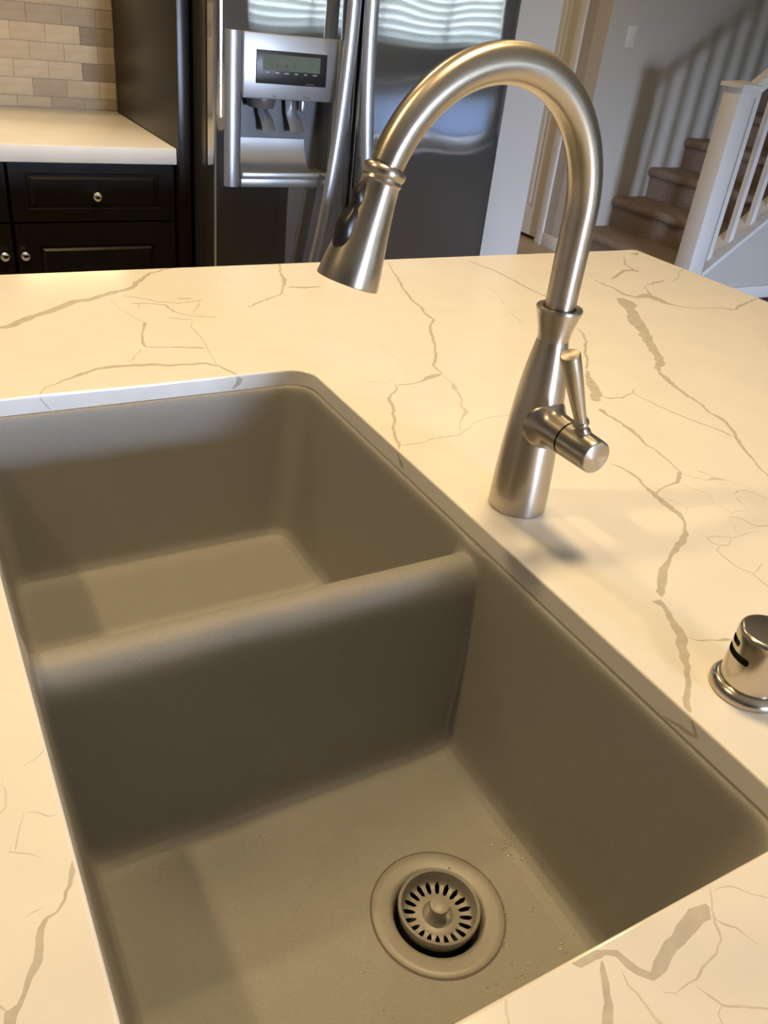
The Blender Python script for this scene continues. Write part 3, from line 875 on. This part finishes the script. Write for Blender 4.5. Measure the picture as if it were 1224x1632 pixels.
# ================================================================ island
IX0, IX1, IY0, IY1 = -0.505, 1.006, -1.75, 0.450
SX0, SX1, SY0, SY1 = -0.4095, 0.0, -0.762, 0.0      # sink cut-out
TH_ = 0.020
random.seed(3)


def jag_ribbon(row):
    """polyline with widths (mm) -> list of quads (metres), edges broken up"""
    P = [(row[i] / 1000, row[i + 1] / 1000, row[i + 2] / 1000) for i in range(0, len(row), 3)]
    pts = []
    for (x0, y0, w0), (x1, y1, w1) in zip(P, P[1:]):
        L_ = math.hypot(x1 - x0, y1 - y0)
        n = max(1, int(L_ / 0.004))
        for k in range(n):
            u = k / n
            pts.append((x0 + (x1 - x0) * u, y0 + (y1 - y0) * u, w0 + (w1 - w0) * u))
    pts.append(P[-1])
    L, R = [], []
    sd = random.uniform(0, 500)
    nz = lambda q, ch: pnoise.noise(Vector((q, sd, ch * 7.3)))
    for i, (x, y, w) in enumerate(pts):
        a, b = pts[max(i - 2, 0)], pts[min(i + 2, len(pts) - 1)]
        tx, ty = b[0] - a[0], b[1] - a[1]
        l = math.hypot(tx, ty) or 1
        nx, ny = -ty / l, tx / l
        q = i * 0.004 / max(1.0, w / 0.006)
        j = (nz(q / 0.011, 1) + 0.6 * nz(q / 0.005, 2)) * (0.0016 + 0.07 * w)
        wl = w / 2 * (1 + 0.45 * nz(q / 0.010, 3) + 0.35 * nz(q / 0.0047, 4))
        wr = w / 2 * (1 + 0.45 * nz(q / 0.010, 5) + 0.35 * nz(q / 0.0047, 6))
        if i in (0, len(pts) - 1):
            wl *= 0.35; wr *= 0.35
        L.append((x + nx * (wl + j), y + ny * (wl + j)))
        R.append((x - nx * (wr - j), y - ny * (wr - j)))
    return [(R[i], R[i + 1], L[i + 1], L[i]) for i in range(len(pts) - 1)]


def area2(q):
    return sum(q[i][0] * q[(i + 1) % 4][1] - q[(i + 1) % 4][0] * q[i][1] for i in range(4))


def cdt_sheet(outer, hole, ribbons, extra_edges=()):
    """triangulate a flat sheet; returns 2D verts, faces, material index per face"""
    V, E, F = [], [], []
    def loop(pts):
        b = len(V); V.extend(Vector(p) for p in pts)
        F.append(list(range(b, b + len(pts))))
    loop(outer)
    if hole:
        loop(hole)
    G, cell = {}, 0.02
    for m, quads in ribbons:
        prev = None
        for q in quads:
            k = len(V); V.extend(Vector(p) for p in q)
            E.extend(((k, k + 1), (k + 2, k + 3)))
            for t in ((q[0], q[1], q[2]), (q[0], q[2], q[3])):
                x0_, x1_ = min(p[0] for p in t), max(p[0] for p in t)
                y0_, y1_ = min(p[1] for p in t), max(p[1] for p in t)
                for gx_ in range(int(x0_ // cell), int(x1_ // cell) + 1):
                    for gy_ in range(int(y0_ // cell), int(y1_ // cell) + 1):
                        G.setdefault((gx_, gy_), []).append((t, m))
    for a, b in extra_edges:
        k = len(V); V.extend((Vector(a), Vector(b))); E.append((k, k + 1))
    v, e, f, ov, oe, of = delaunay_2d_cdt(V, E, F, 0, 1e-6)

    def inside(t, x, y):
        d = [(t[(i + 1) % 3][0] - t[i][0]) * (y - t[i][1]) - (t[(i + 1) % 3][1] - t[i][1]) * (x - t[i][0]) for i in range(3)]
        return min(d) >= -1e-9 or max(d) <= 1e-9
    faces, idx = [], []
    for tri, src_ in zip(f, of):
        s = set(src_)
        if 0 not in s or (hole and 1 in s):
            continue
        cx, cy = sum(v[i][0] for i in tri) / 3, sum(v[i][1] for i in tri) / 3
        ms = [m for t, m in G.get((int(cx // cell), int(cy // cell)), ()) if inside(t, cx, cy)]
        faces.append(tri); idx.append(min(ms) if ms else 0)
    return v, faces, idx


def vein_class(row):
    ws = sorted(row[2::3])
    w = ws[len(ws) // 2]
    return 1 if w > 4.6 else 2 if w > 2.3 else 3


extra = []
# veins that run on outside the photograph
for k in range(14):
    x, y = random.uniform(-0.45, 0.95), random.uniform(-1.70, -0.90)
    a = random.uniform(0, 6.28)
    row = []
    for i in range(random.randrange(8, 18)):
        row += [round(x * 1000), round(y * 1000), round(random.uniform(0.8, 3) * (2.5 if k % 4 == 0 else 1), 1)]
        a += random.uniform(-0.6, 0.6)
        x += 0.03 * math.cos(a); y += 0.03 * math.sin(a)
    extra.append(tuple(row))
ribbons = [(vein_class(r), jag_ribbon(r)) for r in VEINS + extra]
BV = 0.0022
top_outer = rrect(IX0 + BV, IX1 - BV, IY0 + BV, IY1 - BV, 0.008, 4)
top_hole = rrect(SX0 - BV, SX1 + BV, SY0 - BV, SY1 + BV, 0.030 + BV, 10)
v2, faces, idx = cdt_sheet(top_outer, top_hole, ribbons)
verts = [(p[0], p[1], 0.0) for p in v2]
faces = [list(f) for f in faces]


def ring(pts, z):
    b = len(verts)
    verts.extend((x, y, z) for x, y in pts)
    return list(range(b, b + len(pts)))


def bridge(a, b, flip=False):
    n = len(a)
    for i in range(n):
        k = (i + 1) % n
        f = [a[i], a[k], b[k], b[i]]
        faces.append(f[::-1] if flip else f); idx.append(0)


# eased edge and side of the slab, mitred apron at the outside
o0 = ring(top_outer, 0)
prev = o0
for k in (1, 2, 3):
    a = math.radians(30 * k)
    d = BV - BV * math.sin(a)
    r_ = ring(rrect(IX0 + d, IX1 - d, IY0 + d, IY1 - d, 0.008 + BV - d, 4), -BV + BV * math.cos(a))
    bridge(prev, r_, True); prev = r_
lo_ = ring(rrect(IX0, IX1, IY0, IY1, 0.008 + BV, 4), -0.043)
bridge(prev, lo_, True)
li = ring(rrect(IX0 + 0.02, IX1 - 0.02, IY0 + 0.02, IY1 - 0.02, 0.008, 4), -0.043)
bridge(lo_, li, True)
lt = ring(rrect(IX0 + 0.02, IX1 - 0.02, IY0 + 0.02, IY1 - 0.02, 0.008, 4), -TH_)
bridge(li, lt, True)
h0 = ring(top_hole, 0)
prev = h0
for k in (1, 2, 3):
    a = math.radians(30 * k)
    d = BV - BV * math.sin(a)
    r_ = ring(rrect(SX0 - d, SX1 + d, SY0 - d, SY1 + d, 0.030 + d, 10), -BV + BV * math.cos(a))
    bridge(prev, r_); prev = r_
# inner edge with the veins that turn down over it
hole_pts = rrect(SX0, SX1, SY0, SY1, 0.030, 10)
cum = [0.0]
for p, q in zip(hole_pts, hole_pts[1:] + hole_pts[:1]):
    cum.append(cum[-1] + math.hypot(q[0] - p[0], q[1] - p[1]))
# start of the loop: lower right corner, runs up the faucet side, then along the far side towards -X
S_right = cum[10] - (SY0 + 0.030)          # s = S_right + y on the faucet side
S_far = cum[21] + (SX1 - 0.030)            # s = S_far - x on the far side
EDGE_VEINS = [[S_far * 1000 + 96, 0, 3, S_far * 1000 + 91, -5, 8, S_far * 1000 + 94, -11, 7, S_far * 1000 + 101, -18, 2],
              [S_far * 1000 + 326, 0, 1.5, S_far * 1000 + 321, -9, 1.5, S_far * 1000 + 315, -19, 1.2],
              [S_right * 1000 - 235, 0, 2, S_right * 1000 - 241, -8, 3, S_right * 1000 - 246, -12, 7, S_right * 1000 - 251, -15, 5],
              [S_right * 1000 - 661, 0, 2, S_right * 1000 - 666, -6, 3, S_right * 1000 - 670, -11, 4, S_right * 1000 - 663, -14, 4, S_right * 1000 - 655, -15, 3, S_right * 1000 - 640, -18.5, 1.5]]
rb = [(2 if i == 1 else 1, jag_ribbon(r)) for i, r in enumerate(EDGE_VEINS)]
tot = cum[-1]
ev, ef, ei = cdt_sheet([(0, -TH_), (tot, -TH_), (tot, -BV), (0, -BV)], None, rb, [((s, -TH_), (s, -BV)) for s in cum[1:-1]])
b = len(verts)
for p in ev:
    s = min(max(p[0], 0), tot)
    k = max(i for i in range(len(cum) - 1) if cum[i] <= s + 1e-9)
    u = (s - cum[k]) / (cum[k + 1] - cum[k])
    A, B = hole_pts[k], hole_pts[(k + 1) % len(hole_pts)]
    verts.append((A[0] + (B[0] - A[0]) * u, A[1] + (B[1] - A[1]) * u, p[1]))
for f, m in zip(ef, ei):
    faces.append([b + i for i in f][::-1]); idx.append(m)
# underside around the sink
hb = ring(hole_pts, -TH_)
ho = ring(rrect(SX0 - 0.04, SX1 + 0.04, SY0 - 0.04, SY1 + 0.04, 0.05, 10), -TH_)
bridge(hb, ho)
me = mesh('island_countertop', verts, faces)
me.polygons.foreach_set('material_index', idx)
ct = link('island_countertop', me, [QUARTZ, VEIN, VEIN_MID, VEIN_FAINT], None)
tag(ct, 'white quartz island countertop with grey-beige veins around the sink', 'countertop')

isl = thing('island_cabinet', (0.1, -0.65, FLOOR), 'dark espresso island cabinet under the veined quartz countertop', 'cabinet')
CX0, CX1, CY0, CY1 = IX0 + 0.03, IX1 - 0.03, IY0 + 0.03, IY1 - 0.03
zt = -0.0435
box('side_panel', CX1 - 0.02, CX1, CY0 + 0.021, CY1 - 0.021, FLOOR + 0.001, zt, ESPRESSO, isl)
box('front_panel', CX0, CX0 + 0.02, CY0 + 0.021, CY1 - 0.021, FLOOR + 0.10, zt, ESPRESSO, isl)
for k in range(3):
    a0 = CX0 + 0.001 + (CX1 - CX0 - 0.002) * k / 3
    a1 = CX0 + 0.001 + (CX1 - CX0 - 0.002) * (k + 1) / 3
    panel_front('end_panel', a0, a1, FLOOR + 0.001, zt, [(a0 + 0.06, a1 - 0.06, FLOOR + 0.12, zt - 0.07)], lambda a, d, z: (a, CY1 - d, z), 1, ESPRESSO, isl, t=0.02)
    panel_front('near_panel', a0, a1, FLOOR + 0.001, zt, [(a0 + 0.06, a1 - 0.06, FLOOR + 0.12, zt - 0.07)], lambda a, d, z: (a, CY0 + d, z), 1, ESPRESSO, isl, t=0.02)

# ================================================================ sink
sk = thing('kitchen_sink', (-0.205, -0.381, -0.24), 'taupe granite composite double-bowl undermount sink with a low divider', 'sink')
WALL = [(0, -0.0205), (0.0012, -0.0209), (0.0024, -0.0222), (0.0036, -0.0252), (0.0048, -0.031), (0.0295, -0.194), (0.0325, -0.2127), (0.037, -0.224), (0.044, -0.2315), (0.054, -0.2345), (0.075, -0.2355), (0.3, -0.2375)]
RIDGE = [(0, -0.03), (0.004, -0.0303), (0.008, -0.0315), (0.012, -0.0338), (0.016, -0.0375), (0.0195, -0.0425), (0.0225, -0.05), (0.0245, -0.058), (0.043, -0.194), (0.046, -0.2127), (0.0505, -0.224), (0.0575, -0.2315), (0.0675, -0.2345), (0.0885, -0.2355), (0.3, -0.2365)]
YDIV = -0.398
DR1 = (-0.140, -0.601)


def smin(a, b, k):
    h = max(k - abs(a - b), 0) / k
    return min(a, b) - h * h * k / 4


def sink_z(x, y):
    dx = min((x - (SX0 + 0.002)) * 1.55, (SX1 - 0.002) - x)      # the wall on the user's side is steeper
    dy = min(y - (SY0 + 0.002), (SY1 - 0.002) - y)
    d = smin(dx, dy, 0.032)
    a = interp(WALL, d)
    b = interp(RIDGE, abs(y - YDIV))
    K = 0.04
    h = max(K - abs(a - b), 0) / K
    return min(max(a, b) + h * h * K / 4, -0.0205)


def grid_line(a0, a1, bands, fine, coarse):
    """coordinates from a0 to a1, fine steps inside the bands"""
    out = [a0]
    while out[-1] < a1 - 1e-9:
        p = out[-1]
        st_ = coarse
        for b0, b1 in bands:
            if b0 - 1e-9 <= p < b1 - 1e-9:
                st_ = min(fine, b1 - p)
            elif p < b0 <= p + st_:
                st_ = b0 - p
        out.append(min(p + max(st_, 1e-5), a1))
    return out


gx = grid_line(SX0 - 0.025, SX1 + 0.025, [(SX0, SX0 + 0.062), (SX1 - 0.062, SX1)], 0.0012, 0.006)
gy = grid_line(SY0 - 0.025, SY1 + 0.025, [(SY0, SY0 + 0.062), (SY1 - 0.062, SY1), (YDIV - 0.072, YDIV + 0.072)], 0.0012, 0.006)
gv = [(x, y, sink_z(x, y)) for y in gy for x in gx]
nx = len(gx)
gf = []
for j in range(len(gy) - 1):
    for i in range(nx - 1):
        cx_, cy_ = (gx[i] + gx[i + 1]) / 2, (gy[j] + gy[j + 1]) / 2
        if math.hypot(cx_ - DR1[0], cy_ - DR1[1]) < 0.044 or math.hypot(cx_ - DR1[0], cy_ + 0.235) < 0.044:
            continue
        gf.append((j * nx + i, j * nx + i + 1, (j + 1) * nx + i + 1, (j + 1) * nx + i))
link('basin', mesh('basin', gv, gf), GRANITE, sk, smooth='all')
for (dx_, dy_) in (DR1, (DR1[0], -0.235)):
    zf = sink_z(dx_, dy_)
    fl = lathe('drain_flange', [(-0.003, 0.0560), (0.0006, 0.0556), (0.0012, 0.0548), (0.0011, 0.0500), (0.0004, 0.0420), (-0.0002, 0.0395), (-0.0030, 0.0372), (-0.012, 0.0362), (-0.055, 0.0355), (-0.060, 0.0300)],
               (dx_, dy_, zf), (0, 0, 1), DRAINMAT, sk, n=72, label='flat round drain flange')
    lathe('gap_shade_ring', [(-0.002, 0.0572), (0.0004, 0.0570), (0.0004, 0.0558), (-0.002, 0.0556)], (dx_, dy_, zf), (0, 0, 1), GAP_SHADE, fl, n=72)  # dark ring painted for the shadow gap round the flange
    lathe('drain_cup', [(-0.0605, 0.0302), (-0.0605, 0.0)], (dx_, dy_, zf), (0, 0, 1), DARKHOLE, fl, n=40)
ZD = sink_z(*DR1)
bs = thing('basket_strainer', (DR1[0], DR1[1], ZD - 0.02), 'round taupe basket strainer with slots and a central knob, in the sink drain', 'strainer')
rim = [(-0.004, 0.0318), (0.0035, 0.0340), (0.0072, 0.0345), (0.0088, 0.0340), (0.0094, 0.0328), (0.0086, 0.0316), (0.0050, 0.0308), (0.0005, 0.0298)]
lathe('rim', rim, (*DR1, ZD), (0, 0, 1), DRAINMAT, bs, n=96)
NS = 20
nseg = NS * 12
lathe('slotted_cup', [(0.0005, 0.0298), (-0.0020, 0.0290), (-0.0030, 0.0282), (-0.0036, 0.0272), (-0.0040, 0.0202), (-0.0038, 0.0192), (-0.0035, 0.0184), (-0.0026, 0.0155), (-0.0024, 0.0130), (-0.0040, 0.0115), (-0.0050, 0.0090), (-0.0050, 0.0)],
      (*DR1, ZD), (0, 0, 1), DRAINMAT, bs, n=nseg,
      skip=lambda i, j: (i == 3 and j % 12 < 6) or (i in (2, 4) and 0 < j % 12 < 5) or (i in (1, 5) and j % 12 in (2, 3)))
lathe('basket_wall', [(-0.004, 0.0318), (-0.030, 0.030), (-0.034, 0.026), (-0.034, 0.0)], (*DR1, ZD), (0, 0, 1), DARKHOLE, bs, n=48)
lathe('knob', [(-0.0050, 0.0075), (-0.004, 0.0068), (0.0045, 0.0066), (0.0055, 0.0080), (0.0080, 0.0084), (0.0098, 0.0080), (0.0104, 0.0068), (0.0104, 0.0)], (*DR1, ZD), (0, 0, 1), DRAINMAT, bs, n=40)

# water left on the sink floor
WATER = bpy.data.materials.new('water')
nt, N, L, P = nodes_of(WATER)
P.inputs['Base Color'].default_value = (0.36, 0.34, 0.30, 1); P.inputs['Roughness'].default_value = 0.04  # pale opaque tint stands in for the droplets' sparkle
P.inputs['Specular IOR Level'].default_value = 0.6; P.inputs['Coat Weight'].default_value = 0.6
tcw = N.new('ShaderNodeTexCoord'); nw_ = N.new('ShaderNodeTexNoise'); nw_.inputs['Scale'].default_value = 300
bw = N.new('ShaderNodeBump'); bw.inputs['Strength'].default_value = 0.1
L.new(tcw.outputs['Object'], nw_.inputs['Vector']); L.new(nw_.outputs['Fac'], bw.inputs['Height']); L.new(bw.outputs['Normal'], P.inputs['Normal'])
random.seed(21)
dv, df = [], []


def drop(x, y, r, h):
    z = sink_z(x, y) + 0.0001
    b = len(dv)
    for k, (q, w) in enumerate(((1.0, 0.0), (0.9, 0.5), (0.55, 0.88))):
        for j in range(8):
            a = 2 * math.pi * j / 8
            dv.append((x + r * q * math.cos(a), y + r * q * math.sin(a), z + h * w))
    dv.append((x, y, z + h))
    for k in range(2):
        for j in range(8):
            df.append((b + 8 * k + j, b + 8 * k + (j + 1) % 8, b + 8 * k + 8 + (j + 1) % 8, b + 8 * k + 8 + j))
    for j in range(8):
        df.append((b + 16 + j, b + 16 + (j + 1) % 8, b + 24))


for cx_, cy_, n, sp in DROPS:
    for k in range(n):
        drop(cx_ + random.gauss(0, sp), cy_ + random.gauss(0, sp), random.uniform(0.0007, 0.0018), random.uniform(0.0004, 0.0008))
for k in range(26):
    a = random.uniform(-1.0, 1.9)
    drop(DR1[0] + 0.0575 * math.cos(a), DR1[1] + 0.0575 * math.sin(a), random.uniform(0.0006, 0.0013), 0.0007)
wd_ = link('water_drops', mesh('water_drops', dv, df), WATER, None, smooth='all', kind='stuff')
tag(wd_, 'water droplets, tinted pale for their sparkle, left on the sink floor around the drain', 'water')

# ================================================================ faucet
FA = Vector((0.058, -0.3736, 0.0))
fc = thing('kitchen_faucet', FA, 'brushed nickel gooseneck pull-down kitchen faucet with a side lever', 'faucet')
BODY = [(0.0, 0.0268), (0.0010, 0.0281), (0.0030, 0.0284), (0.02, 0.0281), (0.045, 0.0272), (0.065, 0.0261), (0.085, 0.0249), (0.105, 0.0234), (0.122, 0.0219), (0.14, 0.0197), (0.155, 0.0173), (0.165, 0.0154), (0.172, 0.0141), (0.174, 0.0)]


def body_r(z):
    return interp(BODY[1:], z)


lathe('body', BODY, FA, (0, 0, 1), NICKEL, fc, n=96)
lathe('collar', [(0.1715, 0.0130), (0.172, 0.0141), (0.176, 0.0143), (0.182, 0.0154), (0.189, 0.0174), (0.195, 0.0192), (0.1985, 0.0202), (0.2000, 0.0204), (0.2012, 0.0200), (0.2016, 0.0192), (0.2010, 0.0146), (0.196, 0.0143)], FA, (0, 0, 1), NICKEL, fc, n=80)
# gooseneck
PHI, AR, AH, TUBE = math.radians(187.0), 0.1056, 0.2780, 0.0139
DV = Vector((math.cos(PHI), math.sin(PHI), 0))
AEND = math.radians(157.5)
pts = [FA + Vector((0, 0, z)) for z in (0.196, 0.22, 0.25)]
for i in range(61):
    t = AEND * i / 60
    pts.append(FA + DV * (AR - AR * math.cos(t)) + Vector((0, 0, AH + AR * math.sin(t))))
TRAD = [0.0135, 0.0136, 0.0138] + [0.0139 + 0.0003 * min(1, i / 20) - 0.0024 * max(0, (i - 28) / 32) for i in range(61)]
link('gooseneck_spout', sweep_me('gooseneck_spout', pts, TRAD, 48), NICKEL, fc, smooth=True)
HD = (DV * 0.30 + Vector((0, 0, -0.954))).normalized()
HO = pts[-1]
HPROF = [(-0.004, 0.0105), (0.0005, 0.0105), (0.0008, 0.0128), (0.0025, 0.0146), (0.0045, 0.0150), (0.0065, 0.0145), (0.0082, 0.0135), (0.0092, 0.0137), (0.0104, 0.0143), (0.0114, 0.0137), (0.0125, 0.0133),
         (0.022, 0.0141), (0.034, 0.0155), (0.047, 0.0174), (0.058, 0.0192), (0.068, 0.0208), (0.0788, 0.0222), (0.0800, 0.0220), (0.0804, 0.0214), (0.0798, 0.0198), (0.0778, 0.0190), (0.0774, 0.0)]
hd = lathe('spray_head', HPROF, HO, HD, NICKEL, fc, n=96)
lathe('spray_face', [(0.0776, 0.0180), (0.0790, 0.0180), (0.0795, 0.0170), (0.0795, 0.0)], HO, HD, BLACK, hd, n=48, label='black spray face')
# black button pad down the outer side of the head
side = (DV - HD * DV.dot(HD)).normalized()
tang = HD.cross(side)
pad_v, pad_f = [], []
NA, NSS = 14, 24
for i in range(NSS + 1):
    s = 0.0145 + (0.0600 - 0.0145) * i / NSS
    u = (i / NSS) * 2 - 1
    waist = 0.42 + 0.08 * u - 0.10 * math.exp(-((u + 0.25) / 0.12) ** 2)
    half = waist * math.sqrt(max(0, 1 - abs(u) ** 4)) + 0.01
    for j in range(NA + 1):
        a = half * (-1 + 2 * j / NA)
        e = 1 - (2 * j / NA - 1) ** 2
        hump = 0.0036 * math.exp(-((s - 0.0225) / 0.0058) ** 2) + 0.0040 * math.exp(-((s - 0.044) / 0.0105) ** 2)
        r = interp(HPROF[10:17], s) + (0.0002 + hump) * min(1, e * 1.6) + 0.0003
        pad_v.append(HO + HD * s + (side * math.cos(a) + tang * math.sin(a)) * r)
for i in range(NSS):
    for j in range(NA):
        k = i * (NA + 1) + j
        pad_f.append((k, k + 1, k + NA + 2, k + NA + 1))
link('button_pad', fix(mesh('button_pad', pad_v, pad_f)), BLACK, hd, smooth='all', label='black spray buttons on the head')
# side valve: a horizontal stub blended into the body
ZV, RV0 = 0.0960, 0.0172
sv, sf = [], []
NSEG, NT = 64, 26
ax0 = Vector((FA.x, FA.y, ZV))
for i in range(NT + 1):
    t = 0.012 + (0.0475 - 0.012) * i / NT
    for j in range(NSEG):
        a = 2 * math.pi * j / NSEG
        n = Vector((math.cos(a), 0, math.sin(a)))
        rr = RV0 - 0.0010 * (t - 0.02) / 0.03
        p = ax0 + Vector((0, -t, 0)) + n * rr
        dist = math.hypot(p.x - FA.x, p.y - FA.y) - body_r(p.z)
        Fl = 0.0085
        if dist < Fl:
            rr += (Fl - max(dist, -0.002)) ** 2 / (2 * Fl)
        sv.append(ax0 + Vector((0, -t, 0)) + n * rr)
for i in range(NT):
    for j in range(NSEG):
        k = (j + 1) % NSEG
        sf.append((i * NSEG + j, i * NSEG + k, (i + 1) * NSEG + k, (i + 1) * NSEG + j))
link('valve_stub', ring_uv(fix(mesh('valve_stub', sv, sf)), NSEG), NICKEL, fc, smooth='all')
lathe('valve_gap', [(0.0460, 0.0150), (0.0495, 0.0150)], ax0, (0, -1, 0), BLACK, fc, n=48)
hub = lathe('handle_hub', [(0.0488, 0.0140), (0.0488, 0.0155), (0.0494, 0.0162), (0.060, 0.0160), (0.080, 0.0154), (0.0842, 0.0151), (0.0852, 0.0145), (0.0856, 0.0135), (0.0856, 0.0)], ax0, (0, -1, 0), NICKEL, fc, n=72)
LB = Vector((0.0575, -0.4365, ZV + 0.0135))
LT = Vector((0.0215, -0.4365, 0.1850))
lax = LT - LB
ll = lax.length
lathe('lever', [(-0.002, 0.0075), (0.0020, 0.0072), (0.0045, 0.0058), (0.0070, 0.0052), (0.0085, 0.0056), (0.0095, 0.0068), (0.0115, 0.0073), (0.0135, 0.0068), (0.0145, 0.0056), (0.0180, 0.0054), (0.035, 0.0064), (0.055, 0.0076), (ll - 0.002, 0.0086), (ll - 0.0006, 0.0084), (ll, 0.0077), (ll, 0.0)],
      LB, lax, NICKEL, hub, n=48)

# ================================================================ dishwasher air gap
AG = Vector((0.064, -0.656, 0.0))
ag = thing('air_gap_cap', AG, 'polished nickel dishwasher air gap with vent slots, at the right edge of the counter', 'air gap')
lathe('base_flange', [(0, 0.0), (0, 0.0268), (0.0012, 0.0278), (0.0045, 0.0276), (0.0070, 0.0262), (0.0090, 0.0240), (0.0095, 0.0226), (0.0095, 0.0)], AG, (0, 0, 1), NICKEL_POL, ag, n=72)
APROF = [(0.0094, 0.0218), (0.014, 0.0219), (0.0320, 0.0216), (0.0328, 0.0216), (0.0368, 0.0215), (0.0376, 0.0215), (0.0412, 0.0214), (0.0419, 0.0214), (0.0455, 0.0213), (0.0462, 0.0213), (0.0520, 0.0212), (0.0540, 0.0206), (0.0550, 0.0194), (0.0553, 0.0178), (0.0553, 0.0)]


def slot_skip(i, j):
    a = (j + 0.5) / 144 * 360
    if i in (2, 3, 4):
        e = 0 if i == 3 else 4
        return 125 + e <= a <= 196 - e
    if i in (6, 7, 8):
        e = 0 if i == 7 else 4
        return 125 + e <= a <= 163 - e
    return False


lathe('cap', APROF, AG, (0, 0, 1), NICKEL_POL, ag, n=144, skip=slot_skip)
lathe('inner_liner', [(0.010, 0.0190), (0.052, 0.0190)], AG, (0, 0, 1), DARKHOLE, ag, n=48)
